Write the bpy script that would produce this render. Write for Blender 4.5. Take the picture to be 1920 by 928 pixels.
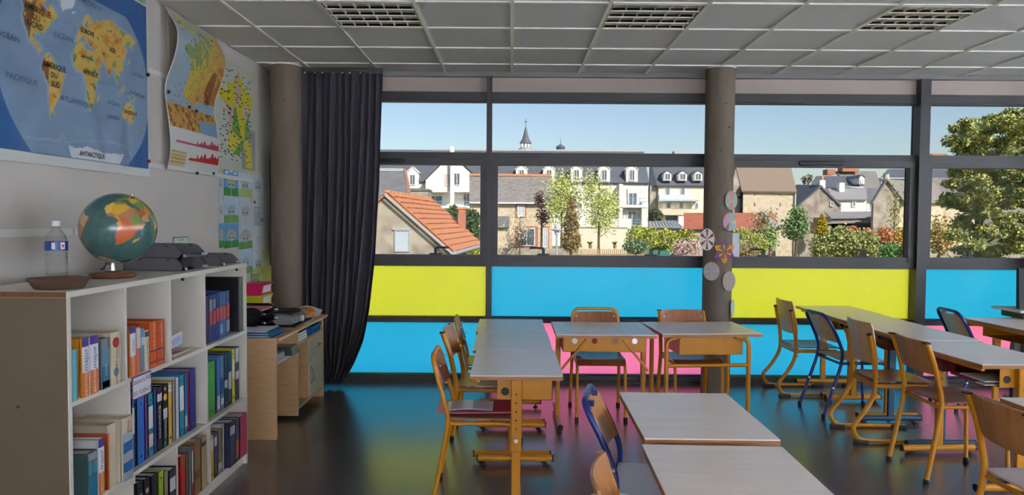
import bpy, bmesh, math, random
import numpy as np
from mathutils import Vector, Matrix
random.seed(7)
SC = bpy.context.scene
for o in list(bpy.data.objects): bpy.data.objects.remove(o, do_unlink=True)
COL = SC.collection
R = math.radians
# ---------------------------------------------------------------- camera
cam_d = bpy.data.cameras.new('camera'); cam = bpy.data.objects.new('camera', cam_d); COL.objects.link(cam)
cam_d.sensor_width = 36.0; cam_d.lens = 1344.5 * 36.0 / 1920.0; cam_d.clip_start = 0.05; cam_d.clip_end = 1500
PITCH, YAW, ROLL = .0378, .0008, .0065
fw = Vector((math.sin(YAW)*math.cos(PITCH), math.cos(YAW)*math.cos(PITCH), -math.sin(PITCH)))
rt = Vector((math.cos(YAW), -math.sin(YAW), 0)); up = rt.cross(fw)
rt2 = rt*math.cos(ROLL) + up*math.sin(ROLL); up2 = up*math.cos(ROLL) - rt*math.sin(ROLL)
cam.matrix_world = Matrix(((rt2.x, up2.x, -fw.x, 0), (rt2.y, up2.y, -fw.y, 0), (rt2.z, up2.z, -fw.z, 1.49), (0, 0, 0, 1)))
SC.camera = cam
# ---------------------------------------------------------------- sky, sun, exposure
SUN_AZ, SUN_EL = 148.0, 36.0            # clockwise from +Y: from behind, to the right
w = bpy.data.worlds.new('sky'); SC.world = w; w.use_nodes = True
nt = w.node_tree; nt.nodes.clear()
sky = nt.nodes.new('ShaderNodeTexSky'); sky.sky_type = 'NISHITA'; sky.sun_disc = False
sky.sun_elevation = R(SUN_EL); sky.sun_rotation = R(SUN_AZ); sky.altitude = 50; sky.air_density = 1.0; sky.dust_density = 1.2; sky.ozone_density = 1.6
bg = nt.nodes.new('ShaderNodeBackground'); bg.inputs['Strength'].default_value = .47
ow = nt.nodes.new('ShaderNodeOutputWorld')
nt.links.new(sky.outputs[0], bg.inputs[0]); nt.links.new(bg.outputs[0], ow.inputs[0])
sd = bpy.data.lights.new('sun', 'SUN'); sd.energy = 17.0; sd.angle = R(.6); sd.color = (1, .95, .86)
so = bpy.data.objects.new('sun', sd); COL.objects.link(so)
az, el = R(SUN_AZ), R(SUN_EL)
sdir = Vector((math.sin(az)*math.cos(el), math.cos(az)*math.cos(el), math.sin(el)))
so.rotation_euler = sdir.to_track_quat('Z', 'Y').to_euler(); so.location = (20, -25, 25)
VS = SC.view_settings
VS.view_transform = 'Standard'; VS.look = 'None'; VS.gamma = 1; VS.exposure = 2.6; VS.use_curve_mapping = False
def portal(name, loc, rot, sx, sy):
    l = bpy.data.lights.new(name, 'AREA'); l.shape = 'RECTANGLE'; l.size = sx; l.size_y = sy; l.cycles.is_portal = True
    o = bpy.data.objects.new(name, l); COL.objects.link(o); o.location = loc; o.rotation_euler = rot
portal('window_portal', (2.3, 6.60, 1.87), (R(-90), 0, 0), 9.2, 1.45)
# ---------------------------------------------------------------- helpers
def lin(c):
    c = c/255.0
    return c/12.92 if c <= .04045 else ((c+.055)/1.055)**2.4
def L3(rgb): return tuple(lin(c) for c in rgb)
MATS = {}
def mat(name, rgb=None, rough=.5, metal=0., var=0., scale=6., bump=0., bscale=80., stretch=(1,1,1), spec=.5, coat=0., rgb2=None, sheen=0.):
    if name in MATS: return MATS[name]
    m = bpy.data.materials.new(name); m.use_nodes = True
    n = m.node_tree.nodes; l = m.node_tree.links; b = n['Principled BSDF']
    c = L3(rgb); b.inputs['Roughness'].default_value = rough; b.inputs['Metallic'].default_value = metal
    b.inputs['Specular IOR Level'].default_value = spec
    if coat: b.inputs['Coat Weight'].default_value = coat; b.inputs['Coat Roughness'].default_value = max(.08, rough*.8)
    b.inputs['Base Color'].default_value = (*c, 1)
    tc = n.new('ShaderNodeTexCoord'); mp = n.new('ShaderNodeMapping'); mp.inputs['Scale'].default_value = stretch
    l.new(tc.outputs['Object'], mp.inputs['Vector'])
    if var or rgb2:
        nz = n.new('ShaderNodeTexNoise'); nz.inputs['Scale'].default_value = scale; nz.inputs['Detail'].default_value = 5
        l.new(mp.outputs[0], nz.inputs['Vector'])
        rp = n.new('ShaderNodeValToRGB')
        c2 = L3(rgb2) if rgb2 else tuple(min(1, x*(1+var)) for x in c)
        c1 = c if rgb2 else tuple(x*(1-var) for x in c)
        rp.color_ramp.elements[0].position = .32; rp.color_ramp.elements[1].position = .68
        rp.color_ramp.elements[0].color = (*c1, 1); rp.color_ramp.elements[1].color = (*c2, 1)
        l.new(nz.outputs['Fac'], rp.inputs[0]); l.new(rp.outputs[0], b.inputs['Base Color'])
    if bump:
        n2 = n.new('ShaderNodeTexNoise'); n2.inputs['Scale'].default_value = bscale; n2.inputs['Detail'].default_value = 4
        l.new(mp.outputs[0], n2.inputs['Vector'])
        bp = n.new('ShaderNodeBump'); bp.inputs['Strength'].default_value = bump; bp.inputs['Distance'].default_value = .01
        l.new(n2.outputs['Fac'], bp.inputs['Height']); l.new(bp.outputs[0], b.inputs['Normal'])
    MATS[name] = m; return m
def attr_mat(name, rough=.35, bump=0., bscale=6, spec=.5, coat=0.):
    m = mat(name, (200,200,200), rough, bump=bump, bscale=bscale, spec=spec, coat=coat)
    n = m.node_tree.nodes; a = n.new('ShaderNodeAttribute'); a.attribute_name = 'paint'
    m.node_tree.links.new(a.outputs['Color'], n['Principled BSDF'].inputs['Base Color']); return m
class MB:
    def __init__(s): s.v = []; s.f = []; s.m = []
    def add(s, vs, fs, mi=0):
        k = len(s.v); s.v += [tuple(p) for p in vs]; s.f += [tuple(k+i for i in f) for f in fs]; s.m += [mi]*len(fs); return s
    def box(s, x0, x1, y0, y1, z0, z1, mi=0):
        return s.add([(x0,y0,z0),(x1,y0,z0),(x1,y1,z0),(x0,y1,z0),(x0,y0,z1),(x1,y0,z1),(x1,y1,z1),(x0,y1,z1)],
            [(0,3,2,1),(4,5,6,7),(0,1,5,4),(1,2,6,5),(2,3,7,6),(3,0,4,7)], mi)
    def hexa(s, b, t, mi=0):
        return s.add(list(b)+list(t), [(0,3,2,1),(4,5,6,7),(0,1,5,4),(1,2,6,5),(2,3,7,6),(3,0,4,7)], mi)
    def prism(s, poly, fn, a, b, mi=0):
        n = len(poly); vs = [fn(p, a) for p in poly] + [fn(p, b) for p in poly]
        fs = [tuple(range(n)), tuple(range(2*n-1, n-1, -1))] + [(i, i+n, (i+1) % n+n, (i+1) % n) for i in range(n)]
        return s.add(vs, fs, mi)
    def py(s, poly, y0, y1, mi=0): return s.prism(poly, lambda p, t: (p[0], t, p[1]), y0, y1, mi)     # xz outline through y
    def pz(s, poly, z0, z1, mi=0): return s.prism(poly, lambda p, t: (p[0], p[1], t), z0, z1, mi)
    def pxx(s, poly, x0, x1, mi=0): return s.prism(poly, lambda p, t: (t, p[0], p[1]), x0, x1, mi)    # yz outline through x
    def slab(s, p, t, mi=0):
        p = [Vector(q) for q in p]; nrm = (p[1]-p[0]).cross(p[-1]-p[0]).normalized()*t; n = len(p)
        vs = p + [q-nrm for q in p]
        return s.add(vs, [tuple(range(n)), tuple(range(2*n-1, n-1, -1))]+[(i, i+n, (i+1) % n+n, (i+1) % n) for i in range(n)], mi)
    def tube(s, pts, r, n=8, closed=False, mi=0, ry=None):
        P = [Vector(p) for p in pts]; k = len(P); tan = []
        for i in range(k):
            a = P[(i-1) % k] if closed or i > 0 else P[0]; b = P[(i+1) % k] if closed or i < k-1 else P[-1]
            tan.append((b-a).normalized())
        u = tan[0].orthogonal().normalized()
        if abs(tan[0].z) < .9: u = (Vector((0,0,1)) - tan[0]*tan[0].z).normalized()
        vs = []
        for i in range(k):
            u = (u - tan[i]*u.dot(tan[i])).normalized(); v = tan[i].cross(u)
            rr = r[i] if isinstance(r, (list, tuple)) else r
            for j in range(n):
                a = 2*math.pi*(j+.5)/n; vs.append(P[i] + u*math.cos(a)*rr + v*math.sin(a)*(rr if ry is None else ry))
        fs = []
        for i in range(k if closed else k-1):
            for j in range(n):
                a = i*n+j; b = i*n+(j+1) % n; c = ((i+1) % k)*n+(j+1) % n; d = ((i+1) % k)*n+j; fs.append((a, b, c, d))
        if not closed: fs += [tuple(range(n-1, -1, -1)), tuple(range((k-1)*n, k*n))]
        return s.add(vs, fs, mi)
    def lathe(s, prof, n=24, c=(0,0,0), mi=0, cap=True):
        vs = []; k = len(prof)
        for r_, z_ in prof:
            for j in range(n):
                a = 2*math.pi*j/n; vs.append((c[0]+r_*math.cos(a), c[1]+r_*math.sin(a), c[2]+z_))
        fs = [(i*n+j, i*n+(j+1) % n, (i+1)*n+(j+1) % n, (i+1)*n+j) for i in range(k-1) for j in range(n)]
        if cap: fs += [tuple(range(n-1, -1, -1)), tuple(range((k-1)*n, k*n))]
        return s.add(vs, fs, mi)
    def grid(s, fn, nu, nv, thick=0, mi=0):
        vs = [Vector(fn(i/nu, j/nv)) for j in range(nv+1) for i in range(nu+1)]; W = nu+1
        fs = [(j*W+i, j*W+i+1, (j+1)*W+i+1, (j+1)*W+i) for j in range(nv) for i in range(nu)]
        if thick:
            nr = [Vector((0,0,0)) for _ in vs]
            for f in fs:
                q = (vs[f[2]]-vs[f[0]]).cross(vs[f[3]]-vs[f[1]])
                for i in f: nr[i] += q
            K = len(vs); vs2 = [v-q.normalized()*thick for v, q in zip(vs, nr)]
            fs2 = [tuple(K+i for i in reversed(f)) for f in fs]
            ring = [i for i in range(nu)] + [nu+W*j for j in range(nv)] + [W*nv+i for i in range(nu, 0, -1)] + [W*j for j in range(nv, 0, -1)]
            side = [(ring[i], K+ring[i], K+ring[(i+1) % len(ring)], ring[(i+1) % len(ring)]) for i in range(len(ring))]
            vs = vs+vs2; fs = fs+fs2+side
        return s.add(vs, fs, mi)
    def turn(s, a, c=(0,0)):
        ca, sa = math.cos(a), math.sin(a)
        s.v = [(c[0]+(x-c[0])*ca-(y-c[1])*sa, c[1]+(x-c[0])*sa+(y-c[1])*ca, z) for x, y, z in s.v]; return s
def fillet(pts, r, n=5):
    P = [Vector(p) for p in pts]; out = [P[0]]
    for i in range(1, len(P)-1):
        a = P[i-1]-P[i]; b = P[i+1]-P[i]; d = min(r, a.length*.49, b.length*.49)
        p0 = P[i]+a.normalized()*d; p2 = P[i]+b.normalized()*d
        for k in range(n+1):
            t = k/n; out.append(p0*(1-t)**2 + P[i]*2*t*(1-t) + p2*t*t)
    out.append(P[-1]); return out
def woff(o):
    v = Vector((0,0,0))
    while o is not None: v += o.location; o = o.parent
    return v
def tag(o, label=None, cat=None, group=None, kind=None):
    for k, x in (('label', label), ('category', cat), ('group', group), ('kind', kind)):
        if x: o[k] = x
    return o
def obj(name, mb, mats, parent=None, local=False, smooth=False, bevel=0.):
    """link one mesh; vertices are in world space unless local"""
    vs = mb.v
    if parent is None:
        a = np.array(vs); c = (a.min(0)+a.max(0))/2; org = Vector((c[0], c[1], a[:, 2].min()))
        vs = [(x-org.x, y-org.y, z-org.z) for x, y, z in vs]
    elif not local:
        w_ = woff(parent); vs = [(x-w_.x, y-w_.y, z-w_.z) for x, y, z in vs]
    me = bpy.data.meshes.new(name); me.from_pydata(vs, [], mb.f)
    if not isinstance(mats, (list, tuple)): mats = [mats]
    for m in mats: me.materials.append(m)
    if len(mats) > 1: me.polygons.foreach_set('material_index', mb.m)
    me.update()
    bm = bmesh.new(); bm.from_mesh(me); bmesh.ops.recalc_face_normals(bm, faces=bm.faces); bm.to_mesh(me); bm.free()
    if smooth:
        me.polygons.foreach_set('use_smooth', [True]*len(me.polygons))
        try: me.set_sharp_from_angle(angle=R(40))
        except Exception: pass
    o = bpy.data.objects.new(name, me); COL.objects.link(o)
    if parent is None: o.location = org
    else: o.parent = parent
    if bevel:
        b = o.modifiers.new('bevel', 'BEVEL'); b.width = bevel; b.segments = 2; b.limit_method = 'ANGLE'
    return o
def empty(name, loc=(0,0,0), rz=0., label=None, cat=None, group=None, kind=None):
    o = bpy.data.objects.new(name, None); COL.objects.link(o); o.location = loc; o.rotation_euler = (0, 0, rz); o.empty_display_size = .1
    return tag(o, label, cat, group, kind)
def copy_tree(o, parent=None):
    c = o.copy(); COL.objects.link(c); c.parent = parent
    for ch in list(o.children): copy_tree(ch, c)
    return c
def text(name, body, size, m, parent, loc, ax, ay, align='CENTER', local=False, sx=1.0, bold=0.):
    """flat lettering as a mesh: ax reading direction, ay letter-up direction"""
    cu = bpy.data.curves.new(name, 'FONT'); cu.body = body; cu.size = size; cu.align_x = align; cu.align_y = 'CENTER'; cu.offset = bold
    cu.resolution_u = 2
    t = bpy.data.objects.new(name, cu); me = bpy.data.meshes.new_from_object(t); bpy.data.objects.remove(t); bpy.data.curves.remove(cu)
    ax = Vector(ax).normalized(); ay = Vector(ay).normalized(); w_ = Vector(loc) - (Vector((0,0,0)) if local else woff(parent))
    for v in me.vertices: v.co = w_ + ax*(v.co.x*sx) + ay*v.co.y
    me.materials.clear(); me.materials.append(m)
    o = bpy.data.objects.new(name, me); COL.objects.link(o); o.parent = parent
    return o
def painted(name, pos, col, nu, nv, m, parent=None, thick=0., local=False):
    """a sheet or shell whose print is a colour at each vertex; pos and col take u, v"""
    mb = MB().grid(pos, nu, nv, thick)
    o = obj(name, mb, m, parent, local, smooth=True)
    U, V = np.meshgrid(np.linspace(0, 1, nu+1), np.linspace(0, 1, nv+1)); c = np.clip(col(U.ravel(), V.ravel()), 0, 255)/255.
    c = np.where(c <= .04045, c/12.92, ((c+.055)/1.055)**2.4)
    n = len(o.data.vertices); full = np.ones((n, 4)); full[:len(c), :3] = c
    if n > len(c): full[len(c):2*len(c), :3] = .75
    a = o.data.color_attributes.new('paint', 'FLOAT_COLOR', 'POINT'); a.data.foreach_set('color', full.ravel()); return o
def inside(x, y, poly):
    r = np.zeros(x.shape, bool); n = len(poly)
    for i in range(n):
        (x0, y0), (x1, y1) = poly[i], poly[(i+1) % n]
        if y0 == y1: continue
        c = ((y0 > y) != (y1 > y)) & (x < (x1-x0)*(y-y0)/(y1-y0)+x0); r ^= c
    return r
def wob(x, y, s, ph=0.):
    v = 0
    for k in range(5):
        f = s*1.9**k; v = v + np.sin(x*f+ph*1.3+k*1.7+1.5*np.sin(y*f*.7+k))*np.cos(y*f*1.1+ph+k*2.3+1.2*np.sin(x*f*.6-k))/1.6**k
    return v/1.7
# ---------------------------------------------------------------- materials
def wood_mat(name, rgb, rgb2, rough=.4, sc=(1,1,14), coat=0.):
    return mat(name, rgb, rough, rgb2=rgb2, scale=5, stretch=sc, bump=.03, bscale=30, coat=coat)
m_top = mat('laminate_top', (238,222,211), .30, var=.04, scale=3, stretch=(1,8,1), spec=.6)
m_edge = wood_mat('beech_edge', (150,100,60), (176,124,80), .45)
m_ply = wood_mat('plywood', (172,112,62), (196,136,82), .32, (1,9,1))
m_plyd = wood_mat('plywood_dark', (140,82,46), (165,104,62), .28, (1,9,1))
m_plyl = wood_mat('plywood_light', (200,160,112), (214,178,132), .38, (1,9,1))
m_yel = mat('yellow_paint', (204,134,14), .36, var=.05, scale=9)
m_blu = mat('navy_paint', (28,42,112), .28, var=.05, scale=9)
m_tea = mat('petrol_paint', (30,74,104), .36, var=.05, scale=9)
m_blk = mat('black_plastic', (18,18,20), .5)
m_chr = mat('steel', (190,190,190), .25, metal=1.)
m_screw = mat('screw_steel', (170,165,160), .35, metal=1.)
m_wht = mat('white_paper', (226,224,220), .7, var=.02)
m_shelf = mat('white_laminate', (206,197,184), .42, var=.02, scale=2)
m_frame = mat('window_frame_paint', (62,58,56), .45, var=.03)
m_ink = mat('black_ink', (30,28,30), .7)

# ================================================================ the room
def concrete(name, rgb):
    m = mat(name, rgb, .75, var=.16, scale=4, bump=.25, bscale=40, stretch=(1,1,.35))
    return m
m_wall = mat('plaster', (198,189,178), .8, var=.03, scale=2, bump=.12, bscale=160)
m_ceil = mat('ceiling_tile_board', (212,207,198), .9, var=.015, scale=40, bump=.05, bscale=300)
m_tbar = mat('ceiling_bar_paint', (246,242,228), .28, spec=1., coat=1.)
m_band = mat('blind_box_paint', (178,160,148), .6, var=.02)
m_floor = mat('linoleum', (88,82,80), .27, var=.10, scale=2.2, bump=.03, bscale=9, stretch=(1,.5,1), spec=1.0, coat=.6)
XL, XR_, YB, YW, ZC = -2.2, 7.0, -3.2, 6.6, 2.82
def struct(name, mb, m, label, cat, **k): return tag(obj(name, mb, m, **k), label, cat, kind='structure')
struct('floor', MB().box(XL-.2, XR_+.2, YB-.2, YW+.25, -.12, 0), m_floor, 'dark glossy linoleum floor mirroring the coloured panes', 'floor')
wl = struct('wall_left', MB().box(XL-.2, XL, YB, YW+.25, 0, 3.1), m_wall, 'pale plaster wall hung with maps on the left', 'wall')
# walls out of view: tall frosted windows added for fill light, behind the viewer and along the right
bw = MB().box(XL-.2, XR_+.2, YB-.2, YB, 0, .9).box(XL-.2, XR_+.2, YB-.2, YB, 2.3, 3.1)
bw.box(XL-.2, -1.6, YB-.2, YB, .9, 2.3).box(6.4, XR_+.2, YB-.2, YB, .9, 2.3)
struct('wall_rear', bw, m_wall, 'pale plaster wall behind the viewer with a window strip', 'wall')
rw = MB().box(XR_, XR_+.2, YB, YW+.25, 0, .9).box(XR_, XR_+.2, YB, YW+.25, 2.7, 3.1).box(XR_, XR_+.2, YB, -2.4, .9, 2.7).box(XR_, XR_+.2, 5.6, YW+.25, .9, 2.7)
struct('wall_right', rw, m_wall, 'pale plaster wall beyond the right edge with tall windows', 'wall')
def transl(name, rgb, t=1.0, gl=.25, spec=.15):
    m = bpy.data.materials.new(name); m.use_nodes = True; n = m.node_tree.nodes; l = m.node_tree.links; n.clear()
    c = L3(rgb)
    a = n.new('ShaderNodeBsdfTranslucent'); a.inputs[0].default_value = (*[x*t for x in c], 1)
    d = n.new('ShaderNodeBsdfDiffuse'); d.inputs[0].default_value = (*[x*.5 for x in c], 1)
    tc = n.new('ShaderNodeTexCoord'); nz = n.new('ShaderNodeTexNoise'); nz.inputs['Scale'].default_value = 1.5; l.new(tc.outputs['Object'], nz.inputs['Vector'])
    ml = n.new('ShaderNodeMath'); ml.operation = 'MULTIPLY_ADD'; ml.inputs[1].default_value = .08; ml.inputs[2].default_value = .08; l.new(nz.outputs['Fac'], ml.inputs[0])
    mx = n.new('ShaderNodeMixShader'); l.new(ml.outputs[0], mx.inputs[0]); l.new(a.outputs[0], mx.inputs[1]); l.new(d.outputs[0], mx.inputs[2])
    g = n.new('ShaderNodeBsdfGlossy'); g.inputs['Roughness'].default_value = gl
    fr = n.new('ShaderNodeFresnel'); fr.inputs['IOR'].default_value = 1.3
    m2 = n.new('ShaderNodeMixShader'); l.new(fr.outputs[0], m2.inputs[0]); l.new(mx.outputs[0], m2.inputs[1]); l.new(g.outputs[0], m2.inputs[2])
    o = n.new('ShaderNodeOutputMaterial'); l.new(m2.outputs[0], o.inputs[0]); return m
def glass(name, t, tint=(1,1,1), rough=0., refl=1.):
    m = bpy.data.materials.new(name); m.use_nodes = True; n = m.node_tree.nodes; l = m.node_tree.links; n.clear()
    a = n.new('ShaderNodeBsdfTransparent'); a.inputs[0].default_value = (tint[0]*t, tint[1]*t, tint[2]*t, 1)
    g = n.new('ShaderNodeBsdfGlossy'); g.inputs['Roughness'].default_value = rough; g.inputs[0].default_value = (refl, refl, refl, 1)
    fr = n.new('ShaderNodeFresnel'); fr.inputs['IOR'].default_value = 1.45
    mx = n.new('ShaderNodeMixShader'); l.new(fr.outputs[0], mx.inputs[0]); l.new(a.outputs[0], mx.inputs[1]); l.new(g.outputs[0], mx.inputs[2])
    o = n.new('ShaderNodeOutputMaterial'); l.new(mx.outputs[0], o.inputs[0]); return m
GL_T = .225
m_glass = glass('window_glass', GL_T, (1, 1, 1), 0., .05)
m_fill_pane = transl('frosted_glass', (232,238,248), .92)
def frosted(k, horiz, a0, a1, c0, c1, label):  # added window; its sunlit pane brightens the room from out of view
    P = (lambda a, b, c, d, t0, t1: MB().box(a, b, YB-t1, YB-t0, c, d)) if horiz else (lambda a, b, c, d, t0, t1: MB().box(XR_+t0, XR_+t1, a, b, c, d))
    m_ = (a0+a1)/2; e = empty('window_%d' % k, (m_, YB-.1, c0) if horiz else (XR_+.1, m_, c0), label=label, cat='window', kind='structure')
    for a, b, c, d in ((a0, a0+.05, c0, c1), (a1-.05, a1, c0, c1), (a0+.05, a1-.05, c0, c0+.05), (a0+.05, a1-.05, c1-.05, c1)): obj('window_frame', P(a, b, c, d, .06, .14), m_frame, e)
    obj('pane', P(a0+.05, a1-.05, c0+.05, c1-.05, .095, .105), m_fill_pane, e)
for i in range(4):
    frosted(11+i, True, -1.6+2*i, .4+2*i, .9, 2.3, ('first','second','third','fourth')[i]+' frosted window of the rear wall from the left')
    frosted(21+i, False, -2.4+2*i, -.4+2*i, .9, 2.7, ('first','second','third','fourth')[i]+' frosted window of the right wall from the rear')
# ---- ceiling: bars and boards as pieces near the window, plain slab behind
cols = [-2.2,-1.794,-1.205,-.607,-.005,.598,1.2,1.787,2.362,2.939,3.506,4.073,4.645,5.22,5.8,6.4,7.0]
rows = [3.2,3.84,4.438,5.033,5.614,6.187,6.52]
cl = struct('ceiling', MB().box(XL, XR_, YB, YW+.2, ZC+.02, ZC+.2), m_ceil, 'suspended ceiling of grey boards in a pale metal grid', 'ceiling')
LIGHTS = [(2, 2), (5, 2), (8, 2)]
for j in range(len(rows)-1):
    for i in range(len(cols)-1):
        if (i, j) in LIGHTS: continue
        obj('tile', MB().box(cols[i]+.011, cols[i+1]-.011, rows[j]+.011, rows[j+1]-.011, ZC+.006+random.uniform(0,.002), ZC+.02), m_ceil, cl)
for x in cols[1:-1]: obj('bar', MB().box(x-.012, x+.012, 3.2, 6.52, ZC-.003, ZC+.02), m_tbar, cl)
for y in rows[:-1]:
    for i in range(len(cols)-1): obj('cross_bar', MB().box(cols[i]+.012, cols[i+1]-.012, y-.011, y+.011, ZC-.002, ZC+.02), m_tbar, cl)
# rows behind the camera stay one surface of boards and bars
bk = MB()
for x in cols[1:-1]: bk.box(x-.012, x+.012, YB, 3.19, ZC, ZC+.02)
y = 2.6
while y > YB: bk.box(XL, XR_, y-.011, y+.011, ZC+.001, ZC+.02); y -= .6
tag(obj('bar_grid', bk, m_tbar, cl), kind='stuff')
struct('trim_1', MB().box(XL, XR_, 6.52, 6.60, ZC-.035, ZC+.02), mat('edge_strip_paint', (128,126,122), .6), 'grey edge strip where the ceiling meets the window wall', 'trim')
# ---- louvred lamps (switched off)
m_lou = mat('louvre_aluminium', (240,230,208), .35, metal=.15)
m_refl = mat('lamp_reflector', (34,30,28), .3)
m_tube = mat('unlit_tube', (60,56,52), .3)
m_dark = mat('louvre_dark_mirror', (54,48,44), .25, metal=.7)  # blades: reflection of the dark room put into the colour
def lamp(i, j, label):
    x0, x1, y0, y1 = cols[i]+.014, cols[i+1]-.014, rows[j]+.014, rows[j+1]-.014
    e = empty('ceiling_lamp', ((x0+x1)/2, (y0+y1)/2, ZC), label=label, cat='lamp', group='louvred lamps let into the ceiling')
    obj('housing', MB().box(x0, x1, y0, y0+.004, ZC+.005, ZC+.10).box(x0, x1, y1-.004, y1, ZC+.005, ZC+.10).box(x0, x0+.004, y0, y1, ZC+.005, ZC+.10).box(x1-.004, x1, y0, y1, ZC+.005, ZC+.10).box(x0, x1, y0, y1, ZC+.098, ZC+.102), m_refl, e)
    for k in range(5):
        y = y0+.012+(y1-y0-.024)*k/4
        obj('blade', MB().pxx([(y-.002, ZC+.002), (y+.002, ZC+.002), (y+.004, ZC+.045), (y-.004, ZC+.045)], x0+.004, x1-.004), m_dark, e); obj('blade_lip', MB().box(x0+.004, x1-.004, y-.004, y+.004, ZC-.002, ZC+.004), m_lou, e)
    for k in range(7):
        x = x0+.012+(x1-x0-.024)*k/6; P = []
        for q in range(6): t = q/5; P.append((x+.0015+.026*t**2, ZC+.004+.044*t))
        P += [(2*x-a, b) for a, b in reversed(P)]
        obj('fin', MB().py(P, y0+.006, y1-.006), m_lou, e, smooth=True)
    for k in range(4):
        y = y0+(y1-y0)*(k+.5)/4; obj('tube', MB().tube([(x0+.01, y, ZC+.078), (x1-.01, y, ZC+.078)], .010, 10), m_tube, e, smooth=True)
lamp(2, 2, 'louvred ceiling lamp nearest the wall maps, unlit')
lamp(5, 2, 'middle of the three unlit louvred ceiling lamps')
lamp(8, 2, 'louvred ceiling lamp farthest right, unlit, before the tree window')
# ---- concrete columns
m_conc = concrete('raw_concrete', (116,103,86))
def column(x, y, r, label):
    o = struct('concrete_column', MB().lathe([(r, 0), (r, ZC+.01)], 48, (x, y, 0)), m_conc, label, 'column', smooth=True)
    k = MB()
    for a, z in ((-100,2.1),(-70,1.7),(-85,2.5),(-60,2.3),(-110,1.2),(-80,.9),(-95,2.62),(-75,1.35)):
        a = R(a+random.uniform(-8,8)); cx, cy = x+math.cos(a)*r, y+math.sin(a)*r; q = random.uniform(.003,.006)
        k.box(cx-q, cx+q, cy-q, cy+q, z-q, z+q)
    tag(obj('air_hole', k, m_blk, o), kind='stuff')
    obj('collar', MB().lathe([(r+.012, ZC-.006), (r+.012, ZC+.004), (r+.001, ZC+.004), (r+.001, ZC-.006)], 40, (x, y, 0), cap=False), m_tbar, o, smooth=True)
    return o
column(-1.975, 6.3, .13, 'round concrete column between the wall maps and the curtain')
column(1.812, 6.3, .125, 'round concrete column with paper rosettes stuck on it')
# ---- window wall
wb = MB().box(XL-.2, XR_+.2, YW-.03, YW+.2, 2.654, 3.1)
struct('wall_back', wb, m_band, 'beige blind box band above the windows', 'wall')
struct('baseboard_back', MB().box(XL, XR_, YW-.06, YW+.2, 0, .058).box(XL, XR_, YW-.10, YW-.06, 0, .025), m_frame, 'dark sill strip under the coloured panes', 'sill')
m_pane = {'yellow': transl('yellow_pane', (201,192,97), 1.), 'blue': transl('blue_pane', (95,174,187), 1.), 'pink': transl('pink_pane', (222,150,167), 1.)}
m_hand = mat('black_handle', (16,16,18), .4)
GY0, GY1 = 6.61, 6.622
bays = [(-2.2,-.231,'yellow','blue',[-1.62,-.69],(-1.56,-.975),'leftmost window, half behind the dark curtain'),
        (-.183,1.862,'blue','pink',[.29,1.27],None,'window showing the church spire, above the blue and pink panes'),
        (1.912,3.675,'yellow','blue',[2.29,3.21],(2.61,3.00),'window right of the rosette column, above the yellow pane'),
        (3.765,5.60,'blue','pink',[4.16,5.2],None,'rightmost window in view, filled by the evergreen tree'),
        (5.65,7.0,'yellow','blue',[6.4],None,'window at the far right end beyond the frame')]
for n, (x0, x1, ca, cb, hx, grip, lab) in enumerate(bays):
    e = empty('window_%d' % (n+1), ((x0+x1)/2, 6.6, .058), label=lab, cat='window', kind='structure')
    def rect(name, a, b, c, d, w_, y0, y1, wt=None):
        wt = wt or w_
        f = MB().box(a, a+w_, y0, y1, c, d).box(b-w_, b, y0, y1, c, d).box(a+w_, b-w_, y0, y1, c, c+wt).box(a+w_, b-w_, y0, y1, d-wt, d)
        return obj(name, f, m_frame, e)
    hd = MB().box(x0, x1, 6.555, 6.64, 2.575, 2.654).box(x0, x1, 6.575, 6.64, 2.563, 2.575); obj('head_rail', hd, m_frame, e)
    obj('transom', MB().box(x0, x1, 6.55, 6.64, 2.05, 2.106), m_frame, e)
    obj('upper_pane', MB().box(x0, x1, GY0, GY1, 2.106, 2.563), m_glass, e)
    s = rect('sash_frame', x0, x1, 1.068, 2.048, .055, 6.535, 6.63)
    s2 = MB().box(x0+.055, x1-.055, 6.545, 6.63, 1.123, 1.172).box(x0+.055, x1-.055, 6.54, 6.63, 1.99, 1.998); obj('glazing_bead', s2, m_frame, s)
    obj('sash_pane', MB().box(x0+.055, x1-.055, GY0, GY1, 1.172, 1.994), m_glass, e)
    for h in hx:
        hm = MB().box(h-.055, h+.055, 6.515, 6.535, 1.172, 1.190).box(h-.012, h+.014, 6.50, 6.535, 1.188, 1.235)
        hm.tube([(h+.012, 6.50, 1.236), (h-.03, 6.495, 1.240), (h-.12, 6.495, 1.238)][::1] if False else [(h, 6.50, 1.238), (h+.06, 6.495, 1.242), (h+.125, 6.495, 1.240)] if n < 2 and h != .29 else [(h, 6.50, 1.238), (h-.06, 6.495, 1.242), (h-.125, 6.495, 1.240)], .010, 8)
        obj('handle', hm, m_hand, e)
    if grip: obj('vent_grip', MB().py([(grip[0], 2.005), (grip[1], 2.005), (grip[1]+.01, 2.03), (grip[1], 2.045), (grip[0], 2.045), (grip[0]-.01, 2.03)], 6.51, 6.535), m_hand, e, bevel=.006)
    obj('coloured_pane', MB().box(x0, x1, GY0, GY1, .594, 1.068), m_pane[ca], e)['label'] = ca+' translucent pane'
    obj('lower_rail', MB().box(x0, x1, 6.56, 6.64, .549, .594), m_frame, e)
    obj('coloured_pane', MB().box(x0, x1, GY0, GY1, .058, .549), m_pane[cb], e)['label'] = cb+' translucent pane'
    obj('rail_lip', MB().box(x0, x1, 6.585, 6.605, .594, .606).box(x0, x1, 6.575, 6.605, .058, .075), m_pane[ca], e)
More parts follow.
